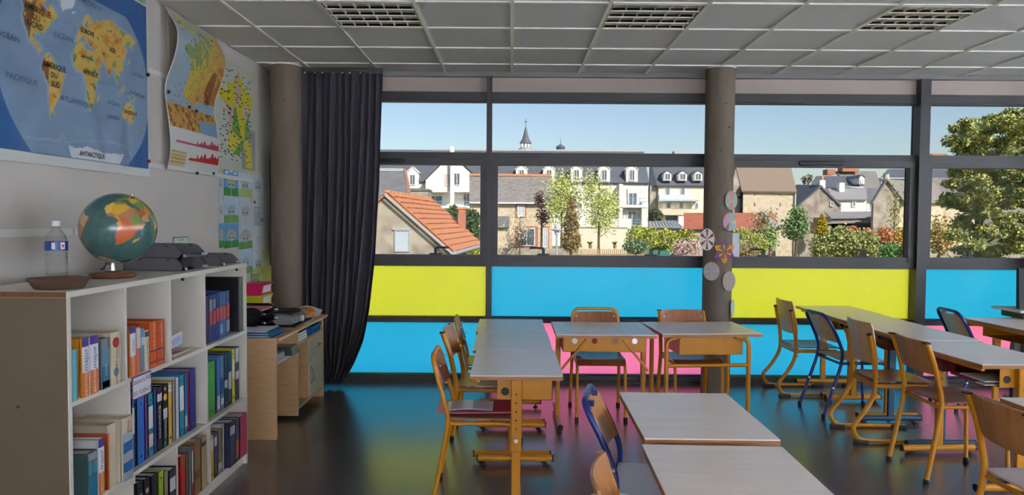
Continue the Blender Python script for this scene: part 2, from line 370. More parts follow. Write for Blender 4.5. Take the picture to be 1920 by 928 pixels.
for k, (a, b) in enumerate(((-.231,-.183),(1.862,1.912),(3.675,3.765),(5.60,5.65))):
    struct('trim_%d' % (k+2), MB().box(a, b, 6.49, 6.64, .058, ZC-.035), m_frame, 'dark window mullion, number %d from the curtain' % (k+1), 'mullion')
# ---- magnet rails on the left wall
m_rail = mat('magnet_rail_enamel', (214,208,200), .35)
for k, (y0, y1, z0, z1) in enumerate(((2.2,3.585,1.402,1.437),(3.60,4.45,1.402,1.437),(2.2,6.1,2.365,2.398),(2.2,6.1,1.795,1.826))):
    struct('trim_%d' % (k+6), MB().box(XL, XL+.008, y0, y1, z0, z1), m_rail,
        ('white magnet rail low on the wall behind the bottle', 'white magnet rail low on the wall behind the globe', 'white magnet rail crossing behind the upper part of the maps', 'white magnet rail along the bottom of the maps')[k], 'rail')

# ================================================================ chairs
def caps(e, pts, r=.014):
    for x, y in pts: obj('foot_cap', MB().lathe([(r, 0), (r*1.15, .004), (r*1.1, .028), (r*.9, .03)], 10, (x, y, 0)), m_blk, e, True, True)
def seat_grid(x0, x1, hw, z, dip=.012, roll=.03, th=.009):
    def f(u, v):
        x = x0+(x1-x0)*v; t = (u-.5)*2; k = hw*(1-.10*(1-v)**2*0-.12*max(0, abs(v-.5)*2-.8)*2)
        dz = -dip*(1-t*t)*math.sin(math.pi*min(1, v*1.15)) - roll*max(0, (v-.80)/.2)**2
        return (x, t*k, z+dz)
    return MB().grid(f, 12, 12, th)
def back_grid(z0, z1, xb0, xb1, hw, bow=.03, th=.009, round_=.25, hw_top=None):
    def f(u, v):
        t = (u-.5)*2; e_ = max(0, abs(v-.5)*2-(1-round_))/round_
        k = (hw+((hw_top or hw)-hw)*v)*(1-.10*e_**2)
        return (xb0+(xb1-xb0)*v-bow*(1-t*t), t*k, z0+(z1-z0)*v)
    return MB().grid(f, 14, 8, th)
def screws(e, pts):
    for p in pts: obj('screw', MB().tube([(p[0]-.004, p[1], p[2]), (p[0]+.006, p[1], p[2])], .006, 8), m_screw, e, True, True)
def chair_four(label, loc, rz, frame=m_yel, wood=m_ply, hoop=False, sc=1., group=None, name='school_chair', seat_m=None, sq=False, back_label=None, cap=True):
    e = empty(name, loc, R(rz), label, 'chair', group); n = 4 if sq else 10; r = .015 if sq else .0125
    rear = lambda s: fillet([(-.255, s*.195, .0), (-.185, s*.188, .36), (-.172, s*.186, .46), (-.215, s*.182, .66), (-.262, s*.18, .775)], .09)
    if hoop:
        h = [(-.255,-.195,0), (-.185,-.188,.36), (-.172,-.186,.46), (-.215,-.182,.64), (-.265,-.172,.775), (-.275,0,.79), (-.265,.172,.775), (-.215,.182,.64), (-.172,.186,.46), (-.185,.188,.36), (-.255,.195,0)]
        h = [(-.255,-.195,0), (-.185,-.188,.36), (-.172,-.186,.46), (-.262,-.182,.785), (-.262,.182,.785), (-.172,.186,.46), (-.185,.188,.36), (-.255,.195,0)]
        obj('back_hoop', MB().tube(fillet(h, .075, 7), r, n), frame, e, True, True)
    else:
        for s in (-1, 1):
            p = obj('back_post', MB().tube(rear(s), r, n, ry=r*1.1), frame, e, True, not sq)
            if cap: obj('post_cap', MB().box(-.277, -.247, s*.18-.015, s*.18+.015, .772, .780), m_blk, p, True)
    for s in (-1, 1):
        obj('leg', MB().tube(fillet([(.205, s*.182, 0), (.190, s*.178, .425), (-.165, s*.178, .425)], .07, 6), .0115, 10), frame, e, True, True)
    obj('seat_rail', MB().tube([(-.172, -.18, .42), (-.172, .18, .42)], .010, 8), frame, e, True, True); obj('seat_rail', MB().tube([(.06, -.178, .416), (.06, .178, .416)], .009, 8), frame, e, True, True)
    obj('seat', seat_grid(-.175, .215, .185, .446), seat_m or wood, e, True, True)
    b = obj('backrest', back_grid(.60, .782 if not hoop else .762, -.190, -.243, .178 if not hoop else .165, .028), wood, e, True, True)
    if back_label: b['label'] = back_label
    screws(b, [(-.19+q*-.03, s*.15, .64+q*.09) for s in (-1, 1) for q in (0, 1)])
    caps(e, [(-.253,-.194), (-.253,.194), (.205,-.182), (.205,.182)])
    e.scale = (sc, sc, sc); return e
def chair_s(label, loc, rz, group=None, sc=1., wood=m_plyl):
    e = empty('school_chair', loc, R(rz), label, 'chair', group)
    for s in (-1, 1):
        P = fillet([(-.235, s*.178, .735), (-.19, s*.178, .52), (-.182, s*.178, .34), (-.265, s*.184, .20), (-.345, s*.19, .11), (-.30, s*.19, .022), (-.16, s*.19, .018), (.20, s*.19, .018)], .075, 7)
        f = obj('cantilever_leg', MB().tube(P, .012, 10, ry=.017), m_yel, e, True, True)
        obj('heel_pad', MB().box(-.33, -.23, s*.19-.018, s*.19+.018, 0, .026), m_blk, f, True, bevel=.006)
        obj('runner_cap', MB().tube([(.10, s*.19, .019), (.21, s*.19, .019)], .0165, 8), m_blk, f, True, True)
        obj('post_cap', MB().tube([(-.234, s*.178, .733), (-.237, s*.178, .745)], .018, 8), m_blk, f, True)
        hl = MB()
        for q in range(4): hl.tube([(-.176, s*.178+s*.012, .44-.03*q), (-.176, s*.178+s*.0185, .44-.03*q)], .005, 6)
        tag(obj('adjusting_hole', hl, m_blk, f, True), kind='stuff')
        obj('side_rail', MB().box(-.185, .16, s*.178-.010, s*.178+.010, .375, .405), m_yel, e, True, bevel=.003)
    obj('cross_rail', MB().box(-.19, -.17, -.17, .17, .372, .408), m_yel, e, True); obj('cross_rail', MB().box(.10, .12, -.17, .17, .375, .40), m_yel, e, True)
    obj('seat', seat_grid(-.18, .225, .19, .418, .015, .02, .010), m_plyd, e, True, True)
    b = obj('backrest', back_grid(.535, .815, -.172, -.222, .196, .035, .010, .3), wood, e, True, True)
    screws(b, [(-.2, s*.178, z) for s in (-1, 1) for z in (.60, .69)])
    e.scale = (sc, sc, sc); return e
def chair_blue(label, loc, rz, group=None, sc=1., wood=m_plyl, seat_m=None):
    e = empty('school_chair', loc, R(rz), label, 'chair', group)
    h = [(-.30,-.20,0), (-.165,-.192,.40), (-.150,-.19,.50), (-.205,-.186,.64), (-.285,-.18,.785), (-.285,.18,.785), (-.205,.186,.64), (-.150,.19,.50), (-.165,.192,.40), (-.30,.20,0)]
    obj('back_hoop', MB().tube(fillet(h, .085, 7), .0125, 10), m_blu, e, True, True)
    for s in (-1, 1):
        obj('leg', MB().tube(fillet([(.225, s*.185, 0), (.205, s*.18, .415), (-.155, s*.182, .415)], .06, 6), .0115, 10), m_blu, e, True, True)
        obj('leg_band', MB().tube([(-.226, s*.196, .225), (-.222, s*.1958, .235)], .0135, 10), m_chr, e, True, True)
    obj('seat_rail', MB().tube([(-.157, -.185, .412), (-.157, .185, .412)], .010, 8), m_blu, e, True, True); obj('seat_rail', MB().tube([(.1, -.18, .405), (.1, .18, .405)], .009, 8), m_blu, e, True, True)
    obj('seat', seat_grid(-.165, .225, .185, .437, .014), seat_m or m_plyl, e, True, True)
    b = obj('backrest', back_grid(.575, .760, -.165, -.252, .168, .03, .010, .5), wood, e, True, True)
    for s in (-1, 1):
        obj('clip', MB().box(-.275, -.250, s*.09-.009, s*.09+.009, .755, .778), m_blu, b, True)
    caps(e, [(-.297,-.2), (-.297,.2), (.225,-.185), (.225,.185)])
    e.scale = (sc, sc, sc); return e
# ================================================================ tables
def table_t(label, loc, rz, w_=.49, l_=.71, h=.70, leg=m_yel, group=None, case=True, holes=False, brace=False, stuff=False):
    e = empty('school_table', loc, R(rz), label, 'table', group); t = .024; hw, hl = w_/2, l_/2
    top = obj('table_top', MB().box(-hw, hw, -hl, hl, h-.004, h), m_top, e, True)
    obj('edge_band', MB().box(-hw, hw, -hl, hl, h-t, h-.004), m_edge, top, True)
    for s in (-1, 1):
        yc = s*(hl-.035)
        c = obj('column', MB().box(-.0275, .0275, yc-.0175, yc+.0175, .30, h-t), leg, e, True, bevel=.006)
        bl = MB()
        for q in range(5): bl.tube([(0, yc-.0175, h-.10-.045*q), (0, yc-.020, h-.10-.045*q)], .0045, 8)
        tag(obj('adjusting_hole', bl, m_blk, c, True), kind='stuff')
        obj('lock_screw', MB().tube([(0, yc-.017, .36), (0, yc-.024, .36)], .011, 12), m_screw, c, True, True)
        obj('inner_column', MB().box(-.023, .023, yc-.014, yc+.014, .035, .31), leg, e, True, bevel=.005)
        f = obj('foot', MB().tube([(-hw+.01, yc, .045), (hw-.01, yc, .045)], .021, 12, ry=.019), leg, e, True, True)
        for q in (-1, 1):
            obj('end_cap', MB().tube([(q*(hw-.012), yc, .045), (q*(hw-.004), yc, .045)], .0215, 12), m_blk, f, True, True)
            obj('glide', MB().lathe([(.018, 0), (.018, .008), (.006, .010), (.006, .026)], 12, (q*(hw-.05), yc, 0)), m_blk, f, True, True)
    if case:
        z0, z1 = h-t-.115, h-t-.001; xa, xb = -hw+.14, hw-.05; y0, y1 = -hl+.055, hl-.055; k = MB()
        if holes: xa, xb = -hw+.10, hw-.10
        k.box(xa, xb, y0, y1, z0, z0+.003).box(xb-.003, xb, y0, y1, z0, z1)
        for yy in (y0, y1-.003): k.box(xa, xb, yy, yy+.003, z0, z1)
        b = obj('book_tray', k, leg, e, True)
        if holes:
            for q in range(4):
                yy = y0+(y1-y0)*(.14+.24*q); obj('round_hole', MB().tube([(xb-.001, yy, z1-.035), (xb+.002, yy, z1-.035)], .020, 18), (m_chr, m_pane['pink'], m_plyd, m_chr)[q], b, True)
        else:
            obj('tray_opening', MB().tube([(xa+.04, y0-.002, z0+.045), (xa+.04, y0+.002, z0+.045)], .022, 8), m_blk, b, True)
        obj('rail', MB().box(-hw+.03, -hw+.05, -hl+.05, hl-.05, h-t-.022, h-t), leg, e, True).name
    if brace:
        for s in (-1, 1): obj('brace', MB().tube([(hw-.10, s*(hl-.04), h-.27), (hw-.10, s*(hl-.22), h-.05)], .009, 8), leg, e, True, True)
        for s in (-1, 1): obj('leg_bolt', MB().box(-.006, .006, s*(hl-.035)-.026, s*(hl-.035)+.026, h-.35, h-.34), m_blk, e, True)
    return e
GT = 'white tables of the left row'; GR = 'white tables of the right row'; GC = 'chairs along the tables'
table_t('white-topped yellow table nearest the camera in the row right of the three yellow chairs', (.030, 3.985, 0), 0, .475, .725, group=GT)
table_t('middle white-topped yellow table in the row right of the three yellow chairs', (.012, 4.712, 0), 0, .49, .712, group=GT)
table_t('window-end white-topped yellow table in the row right of the three yellow chairs', (.0, 5.395, 0), 0, .50, .645, group=GT)
chair_four('yellow tubular chair holding a pink folder on its wooden seat', (-.155, 3.915, 0), 0, hoop=True, wood=m_plyd, group=GC, sc=.985)
chair_four('yellow square-framed chair with a worn yellow-lit seat, middle of the left row', (-.150, 4.60, 0), -3, wood=m_ply, sq=True, group=GC, sc=1.02)
chair_four('yellow chair of the left row closest to the window panes', (-.155, 5.35, 0), 2, hoop=True, wood=m_plyd, group=GC, sc=.97)
# pair before the window, pupils' backs to the panes
table_t('white-topped yellow table with four round holes in its tray, before the pink pane', (.665, 5.27, 0), -90, .635, .70, group='tables before the window', holes=True, brace=True)
chair_four('yellow round-backed chair pushed under the table with four round holes', (.675, 5.49, 0), -90, hoop=True, wood=m_plyd, group=GC)
def table_u(label, loc, rz, w_, l_, h):
    e = empty('school_table', loc, R(rz), label, 'table', 'tables before the window'); hw, hl, t = w_/2, l_/2, .024
    top = obj('table_top', MB().box(-hw, hw, -hl, hl, h-.004, h), m_top, e, True); obj('edge_band', MB().box(-hw, hw, -hl, hl, h-t, h-.004), m_edge, top, True)
    for s in (-1, 1):
        for q in (-1, 1):
            g = obj('leg', MB().tube(fillet([(s*(hw-.06), q*(hl-.10), 0), (s*(hw-.06), q*(hl-.10), h-.06), (s*(hw-.16), q*(hl-.10), h-t-.012)], .09, 7), .0165, 10), m_yel, e, True, True)
            obj('foot_cap', MB().lathe([(.018, 0), (.0185, .03)], 10, (s*(hw-.06), q*(hl-.10), 0)), m_blk, g, True, True)
    obj('stretcher', MB().tube([(-hw+.06, -hl+.10, h-.245), (hw-.06, -hl+.10, h-.245)], .014, 10), m_yel, e, True, True)
    k = MB(); x0, x1, y0, y1, z0, z1 = -.20, .27, -hl+.13, hl-.08, h-t-.15, h-t-.001
    k.box(x0, x1, y0, y1, z0, z0+.004).box(x0, x1, y0, y0+.004, z0, z1).box(x0, x0+.004, y0, y1, z0, z1).box(x1-.004, x1, y0, y1, z0, z1)
    obj('book_tray', k, m_yel, e, True); return e
table_u('white-topped yellow table with curved legs in front of the rosette column', (1.405, 5.33, 0), 4, .725, .60, .70)
chair_four('yellow square-posted chair with brown back beside the rosette column', (1.39, 5.50, 0), -86, sq=True, wood=m_plyd, group=GC, sc=1.0)
# right-hand row
table_t('white-topped table at the window end of the long right row', (2.845, 6.225, 0), 0, .49, .60, .73, group=GR)
table_t('second white-topped table from the window in the long right row', (2.835, 5.615, 0), 0, .47, .61, .73, group=GR)
table_t('white-topped table on petrol blue columns in the long right row', (2.825, 4.965, 0), 1.5, .47, .67, .73, leg=m_tea, group=GR)
table_t('white-topped table nearest the camera in the long right row, papers in its tray', (2.775, 4.225, 0), 2.5, .50, .76, .73, group=GR)
chair_s('yellow cantilever chair at the window end of the right row', (2.62, 6.26, 0), 0, GC)
chair_blue('blue-framed chair between the two yellow cantilever chairs', (2.67, 5.62, 0), 3, GC)
chair_s('yellow cantilever chair between the blue chair and the four-legged yellow chair', (2.655, 4.97, 0), -2, GC)
chair_four('yellow four-legged chair with curved wooden back at the nearest table of the right row', (2.635, 4.235, 0), 0, wood=m_ply, seat_m=m_plyd, group=GC, sc=1.04)
# far right group
table_t('white-topped table with a brown tray at the right edge before the pink pane', (3.98, 5.50, 0), 3, .55, .70, .72, group='tables at the right edge')
chair_blue('blue-framed chair before the pink pane at the far right', (3.84, 5.80, 0), -4, GC)
# foreground
table_t('bare white tabletop nearer the window of the two foreground tables', (.742, 2.93, 0), -1, .492, .70, .70, group='foreground tables')
table_t('bare white tabletop cut by the lower frame edge, with chipped left edge', (.700, 2.155, 0), -2, .49, .70, .70, group='foreground tables')
chair_blue('shiny blue-framed chair drawn up to the foreground tables', (.595, 2.865, 0), -11, GC, 1.0, wood=m_ply, seat_m=mat('grey_seat', (204,196,198), .3, var=.03))
chair_four('bare wooden chair back cut by the lower frame edge beside the blue chair', (.505, 1.975, 0), -10, wood=m_ply, group=GC, sc=1.0, cap=False)
table_t('white-topped table behind the wooden chair back in the lower right corner', (2.42, 2.80, 0), 0, .50, .70, .72, group='tables at the right edge')
chair_four('yellow chair with broad wooden back in the lower right corner', (2.19, 2.82, 0), 0, wood=m_ply, group=GC, sc=1.0, seat_m=mat('grey_seat', (204,196,198), .3, var=.03))

# ================================================================ bookcase
SX0, SX1, SY0, SY1, SZ = -2.0, -1.605, 2.585, 4.335, 1.222
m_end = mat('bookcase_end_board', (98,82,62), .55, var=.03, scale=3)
m_chip = mat('chipboard_edge', (104,66,38), .8, var=.2, scale=60)
bc = empty('bookcase', ((SX0+SX1)/2, (SY0+SY1)/2, 0), label='low white open bookcase against the left wall, full of books', cat='bookcase')
t_ = obj('top_board', MB().box(SX0, SX1+.006, SY0, SY1, SZ-.022, SZ), m_shelf, bc); obj('raw_edge', MB().box(SX0, SX1-.004, SY0-.003, SY0, SZ-.021, SZ-.001), m_chip, t_)
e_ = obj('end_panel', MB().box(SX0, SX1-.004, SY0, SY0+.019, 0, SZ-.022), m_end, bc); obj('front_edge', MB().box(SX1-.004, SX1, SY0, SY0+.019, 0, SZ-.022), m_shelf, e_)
obj('dowel_hole', MB().tube([(-1.79, SY0-.001, .80), (-1.79, SY0+.001, .80)], .006, 10), m_blk, e_)
obj('end_panel', MB().box(SX0, SX1, SY1-.019, SY1, 0, SZ-.022), m_shelf, bc)
obj('back_panel', MB().box(SX0, SX0+.006, SY0+.019, SY1-.019, .06, SZ-.022), m_shelf, bc)
Z1, Z2, Z3 = .815, .405, .075     # upper faces of the shelf boards
for z in (Z1, Z2, Z3): obj('shelf_board', MB().box(SX0+.006, SX1, SY0+.019, SY1-.019, z-.019, z), m_shelf, bc)
obj('plinth', MB().box(SX1-.04, SX1-.02, SY0+.019, SY1-.019, 0, Z3-.019), m_shelf, bc)
D1, D2, D3 = 2.975, 3.365, 3.745
for y in (D1, D2, D3): obj('divider', MB().box(SX0+.006, SX1, y-.009, y+.009, Z1, SZ-.022), m_shelf, bc)
for y in (D1+.02, D3+.02): obj('divider', MB().box(SX0+.006, SX1, y-.009, y+.009, Z2, Z1-.019), m_shelf, bc)
for y in (D1+.05, D2+.05, D3+.05): obj('divider', MB().box(SX0+.006, SX1, y-.009, y+.009, Z3, Z2-.019), m_shelf, bc)
for y in (3.55, 4.25): obj('cam_fitting', MB().tube([(SX1-.03, y, SZ-.035), (SX1-.02, y, SZ-.035)], .008, 8), m_blk, bc)
# ================================================================ books and binders
m_pages = mat('book_pages', (214,196,164), .85, var=.06, scale=8, stretch=(1,40,1))
def cmat(rgb, gl=.35): return mat('cover_%02x%02x%02x' % tuple(rgb), rgb, gl, var=.04, scale=12)
UPX, UPY = (0,0,1), (0,-1,0)
def book(label, b, zs, rgb, depth=.17, xf=-1.635, lean=0., kind='book', bands=(), txt=(), group='books in the bookcase', holes=False, cover2=None, pages=True, disc=()):
    """b = (y0, y1, height) of the spine; parts: cover, pages, bands on the spine, lettering"""
    y0, y1, h = b; y0 += .0006; y1 -= .0006; x1 = xf; x0 = xf-depth; cm = cmat(rgb); yc = (y0+y1)/2; th = min(.003, (y1-y0)*.2)
    e = empty(kind, ((x0+x1)/2, yc, zs), label=label, cat='binder' if 'binder' in kind else ('folder' if 'folder' in kind else 'book'), group=group)
    k = MB().box(x0, x1, y0, y0+th, zs, zs+h).box(x0, x1, y1-th, y1, zs, zs+h)
    if kind == 'book':   # rounded spine
        k.pz([(x1-.006, y0), (x1-.001, y0+(yc-y0)*.3), (x1+.002, yc), (x1-.001, y1-(yc-y0)*.3), (x1-.006, y1), (x1-.009, y1), (x1-.009, y0)], zs, zs+h)
    else: k.box(x1-.003, x1, y0, y1, zs, zs+h)
    c = obj('cover', k, cm, e)
    if cover2: obj('front_print', MB().box(x0+.004, x1-.008, y0-.0006, y0, zs+.004, zs+h*cover2[1]), cmat(cover2[0]), c)
    if pages: obj('pages', MB().box(x0+.006, x1-.008, y0+th, y1-th, zs+.004, zs+h-.006), m_pages if kind == 'book' else m_wht, e)
    xs = x1+.0026 if kind == 'book' else x1+.0006
    for f0, f1, col in bands:
        ins = (y1-y0)*.10
        obj('spine_label', MB().box(x1-.001, xs, y0+ins, y1-ins, zs+h*f0, zs+h*f1), cmat(col), c)
    for f, col, r_ in disc: obj('sticker', MB().tube([(x1-.001, yc, zs+h*f), (xs+.0004, yc, zs+h*f)], r_, 20), cmat(col), c)
    if holes: obj('finger_ring', MB().tube([(x1-.001, yc, zs+.03), (xs+.0012, yc, zs+.03)], min(.007, (y1-y0)*.3), 14), m_chr, c); obj('rivet', MB().tube([(x1-.001, yc, zs+h-.03), (xs+.001, yc, zs+h-.03)], .004, 10), m_chr, c)
    for body, f, size, col, sx in txt: text('lettering', body, size, cmat(col, .6), c, (xs+.0006, yc, zs+h*f), UPX, UPY, sx=sx)
    if lean:
        pv = Vector((0, y1 if lean > 0 else y0, zs)); Rm = Matrix.Rotation(R(lean), 3, 'X'); base = Vector(e.location)
        for ch in e.children:
            for mesh in [ch]+list(ch.children):
                for v in mesh.data.vertices: q = v.co+base-pv; v.co = Rm @ q + pv - base
    return e
PUR, WHT, ORG = (74,56,128), (214,212,214), (206,112,52)
BB = 'reference books on the top shelf row'
book('thin turquoise book against the near end of the top shelf row', (2.606,2.632,0.191), Z1, (92,150,160), .15, group=BB, xf=-1.6)
book('white and orange dictionary leaning first beside the thin turquoise book', (2.656,2.703,0.223), Z1, (206,132,40), .17, lean=0, bands=[(0,.42,ORG),(.42,.85,WHT),(.86,1,PUR)], txt=[('LAROUSSE',.2,.022,(240,220,200),1),('major',.63,.034,PUR,1.1)], cover2=((204,204,204),.0), group=BB, xf=-1.6)
book('white and orange dictionary right against the blue-grey thick book', (2.706,2.766,0.223), Z1, (206,204,206), .17, bands=[(0,.42,ORG),(.42,.85,WHT),(.86,1,PUR)], txt=[('LAROUSSE',.2,.022,(240,220,200),1),('major',.63,.034,PUR,1.1)], group=BB, xf=-1.6)
book('blue-grey thick dictionary beside the book marked 8 ans', (2.787,2.843,0.2), Z1, (116,126,130), .16, bands=[(0,.45,(40,110,140)),(.45,.8,(96,140,156)),(.03,.16,(196,204,206))], txt=[('ROBERT',.38,.013,WHT,1)], group=BB, xf=-1.6)
book('worn cream dictionary with red 8 ans disc', (2.851,2.925,0.214), Z1, (196,180,150), .2, disc=[(.80,(176,34,44),.021),(.24,(96,130,150),.017)], txt=[('LE ROBERT junior',.36,.020,(90,30,40),1)], group=BB, xf=-1.6)
book('slim white and orange dictionary at the start of the second cell', (3.019,3.07,0.212), Z1, (206,110,50), .18, bands=[(0,.4,ORG),(.4,.86,WHT),(.87,1,PUR)], txt=[('LAROUSSE',.2,.018,WHT,1),('maxi',.62,.028,PUR,1)], group=BB, xf=-1.615)
book('salmon and white paperback wrapped in clear film', (3.073,3.11,0.203), Z1, (196,110,78), .16, bands=[(.55,.97,(200,190,190))], group=BB, xf=-1.615)
book('narrow blue-grey paperback in the second cell', (3.112,3.142,0.191), Z1, (96,134,158), .15, bands=[(.62,.8,(180,190,200))], group=BB, xf=-1.615)
book('cream dictionary lettered in dark capitals before the orange pair', (3.144,3.183,0.178), Z1, (206,196,172), .15, bands=[(.84,.97,(40,44,60))], txt=[('ROBERT',.60,.018,(40,36,40),1),('Junior',.25,.018,(190,40,40),1)], group=BB, xf=-1.615)
book('tall orange dictionary left of its worn orange twin', (3.189,3.261,0.208), Z1, (200,84,28), .2, txt=[('LAROUSSE',.68,.026,(226,190,160),1)], bands=[(.1,.13,(60,50,90)),(.35,.38,(60,50,90))], group=BB, xf=-1.615)
book('worn orange dictionary with torn cream edge at the end of the second cell', (3.263,3.326,0.205), Z1, (196,80,28), .2, txt=[('LAROUSSE',.68,.022,(226,190,160),1)], bands=[(.1,.13,(60,50,90)),(.35,.38,(60,50,90))], group=BB, xf=-1.615)
BL = 'blue school books in film wrap'
book('thin bright paperback beside the far divider of the top row', (3.789,3.816,0.248), Z1, (196,120,60), .17, lean=0, bands=[(.5,.9,(200,60,80))], group=BL)
book('purple film-wrapped book before the blue school books', (3.819,3.863,0.255), Z1, (82,28,84), .2, group=BL)
book('blue schoolbook with red spine band, first from the purple book', (3.867,3.911,0.259), Z1, (38,62,112), .22, bands=[(.36,.66,(176,44,52)),(.66,.9,(120,130,150))], group=BL)
book('blue schoolbook with red spine band, second from the purple book', (3.914,3.954,0.257), Z1, (34,54,104), .22, bands=[(.36,.66,(170,50,58)),(.7,.9,(110,120,140))], group=BL)
book('blue schoolbook with red spine band, third from the purple book', (3.956,4.004,0.258), Z1, (30,54,110), .22, bands=[(.4,.68,(184,40,56))], group=BL)
book('blue schoolbook with red spine band, third from the black file box', (4.007,4.049,0.26), Z1, (60,92,140), .22, bands=[(.4,.68,(176,60,76)),(.1,.3,(140,150,180))], group=BL)
book('blue schoolbook with red spine band, second from the black file box', (4.051,4.091,0.258), Z1, (66,98,146), .22, bands=[(.4,.68,(176,70,86))], group=BL)
book('blue schoolbook with red spine band next to the black file box', (4.095,4.149,0.259), Z1, (52,76,116), .22, bands=[(.42,.72,(188,36,44)),(.1,.35,(130,140,160))], group=BL)
fb = empty('file_box', (-1.80, 4.29, Z1), label='black file box standing at the far end of the top shelf row', cat='box')
obj('body', MB().box(-1.98, -1.625, 4.262, 4.312, Z1, Z1+.325), m_blk, fb, bevel=.004); obj('metal_edge', MB().box(-1.625, -1.618, 4.258, 4.314, Z1, Z1+.326), mat('dull_metal', (110,112,116), .4, metal=.8), fb)
# lying white box and magazines in the third cell
wbx = empty('storage_box', (-1.75, 3.53, Z1), label='white plastic box lying tilted with a pink and blue print', cat='box')
def tilt_box(x0, x1, ya, yb, za, zb, t): return MB().hexa([(x0,ya,za),(x1,ya,za),(x1,yb,zb),(x0,yb,zb)], [(x0,ya,za+t),(x1,ya,za+t),(x1,yb,zb+t),(x0,yb,zb+t)])
obj('body', tilt_box(-1.88, -1.66, 3.385, 3.61, Z1+.022, Z1+.045, .062), mat('white_plastic', (206,204,206), .3), wbx, bevel=.006)
obj('print', tilt_box(-1.662, -1.659, 3.39, 3.60, Z1+.030, Z1+.053, .040), cmat((216,170,190)), wbx); obj('blue_print', tilt_box(-1.660, -1.657, 3.50, 3.59, Z1+.043, Z1+.053, .032), cmat((150,176,210)), wbx)
for q, c in enumerate(((150,128,104),(176,150,120),(196,184,170))):
    mg = empty('magazine', (-1.68, 3.49+.01*q, Z1+.002+.006*q), label=('grey-brown magazine at the bottom of the pile before the white plastic box','tan magazine in the middle of the pile before the white plastic box','pale printed magazine on top of the pile before the white plastic box')[q], cat='magazine', group='magazines in the third cell')
    obj('pages', MB().box(-1.78, -1.612-.003*q, 3.40+.006*q, 3.585+.012*q, Z1+.0005+.006*q, Z1+.006+.006*q), cmat(c), mg)
    obj('cover_print', MB().box(-1.66, -1.615-.003*q, 3.46, 3.53, Z1+.006+.006*q, Z1+.0063+.006*q), cmat(((170,60,50),(60,60,70),(190,90,60))[q]), mg)
# ---- middle row, first cell
B2 = 'books in the middle row, near cell'
book('teal dictionary in the lower near cell, front of the row', (2.684,2.747,0.191), Z2, (70,92,92), .17, bands=[(0,.55,(34,110,136)),(.55,.8,(80,140,158)),(.82,.97,(150,156,156))], txt=[('ROBERT',.68,.016,(60,60,60),1)], group=B2, xf=-1.6)
book('white and orange dictionary in the lower near cell', (2.752,2.795,0.221), Z2, (196,194,194), .17, bands=[(0,.40,ORG),(.41,.85,WHT),(.86,1,PUR)], txt=[('LAROUSSE',.2,.02,(240,220,200),1),('major',.63,.034,PUR,1)], cover2=((200,198,196),.98), group=B2, xf=-1.6)
book('thick orange-backed book showing its cream pages', (2.832, 2.896, .255), Z2, (176,160,136), .18, bands=[(.0,1,(200,184,160))], group=B2, xf=-1.61)
book('narrow rust-coloured book behind the white and orange dictionary', (2.822, 2.831, .225), Z2, (176,84,40), .19, pages=False, group=B2, xf=-1.6)
book('torn cream paperback with blue and grey spine squares', (2.9, 2.982, .262), Z2, (190,176,152), .19, bands=[(.62,.75,(150,160,170)),(.45,.61,(34,96,150)),(.30,.44,(160,166,172)),(.14,.29,(30,92,150)),(.0,.13,(150,158,166))], txt=[('Maxi',.86,.03,(170,80,40),.8)], group=B2, xf=-1.585)
# ---- middle row, binders
B3 = 'binders in the middle row'
Bi = lambda lab, b, c, **k: book(lab, b, Z2, c, .25, kind='ring_binder', holes=k.pop('holes', True), group=B3, pages=k.pop('pages', True), **k)
Bi('white and blue folder at the near end of the binder row', (3.07,3.091,0.292), (60,96,150), bands=[(.5,.9,(206,206,210))], holes=False)
Bi('black narrow folder beside the bright blue binder', (3.092,3.104,0.278), (30,32,40), holes=False)
Bi('bright blue wide binder under the hanging shelf label', (3.109,3.175,0.295), (32,104,176))
Bi('purple thin binder beside the bright blue one', (3.177,3.203,0.291), (120,48,124))
Bi('teal binder with a white spine card and cartoon label', (3.206,3.254,0.288), (22,128,140), bands=[(.45,.80,(206,210,206)),(.16,.36,(196,184,156))])
Bi('royal blue narrow binder before the black pair', (3.256,3.284,0.301), (30,64,128))
Bi('black binder lettered in white with a small yellow sticker', (3.286,3.339,0.298), (30,27,32), bands=[(.78,.90,(206,204,210))], txt=[('SMILEYWORLD',.42,.020,(226,226,226),1)], disc=[(.68,(214,180,40),.009)])
Bi('black binder with a large yellow disc sticker', (3.342,3.391,0.298), (28,26,30), bands=[(.46,.62,(200,196,206))], txt=[('WORLD',.33,.022,(226,226,226),1)], disc=[(.80,(226,186,40),.016),(.93,(200,180,190),.010),(.17,(50,130,150),.010),(.06,(40,140,80),.010)])
Bi('mustard yellow binder beside the disc sticker binder', (3.394,3.434,0.3), (206,166,60), bands=[(.84,.95,(206,200,190))])
Bi('wire-bound notebook in clear film', (3.437,3.467,0.297), (150,140,120), holes=False)
Bi('clear plastic sleeve binder with white sheets', (3.47,3.506,0.304), (196,200,210), holes=False)
Bi('turquoise wide binder with narrow spine card', (3.509,3.564,0.307), (26,132,150), bands=[(.42,.82,(206,210,206))])
Bi('mid-blue binder between turquoise and red', (3.567,3.6,0.308), (42,110,176), bands=[(.08,.3,(176,196,214))])
Bi('thin red folder between the blue binders', (3.601,3.618,0.31), (176,44,40), holes=False)
Bi('navy blue binder at the far end of the binder row', (3.62,3.691,0.309), (28,44,122))
B4 = 'binders in the middle row, far cell'
Bj = lambda lab, b, c, **k: book(lab, b, Z2, c, .24, kind='ring_binder', holes=k.pop('holes', True), group=B4, **k)
Bj('bright green plastic binder in the far cell of the middle row', (3.841,3.938,0.304), (74,158,52), lean=0)
Bj('thin red and black folder beside the green binder', (3.941,3.956,0.298), (120,40,36), holes=False)
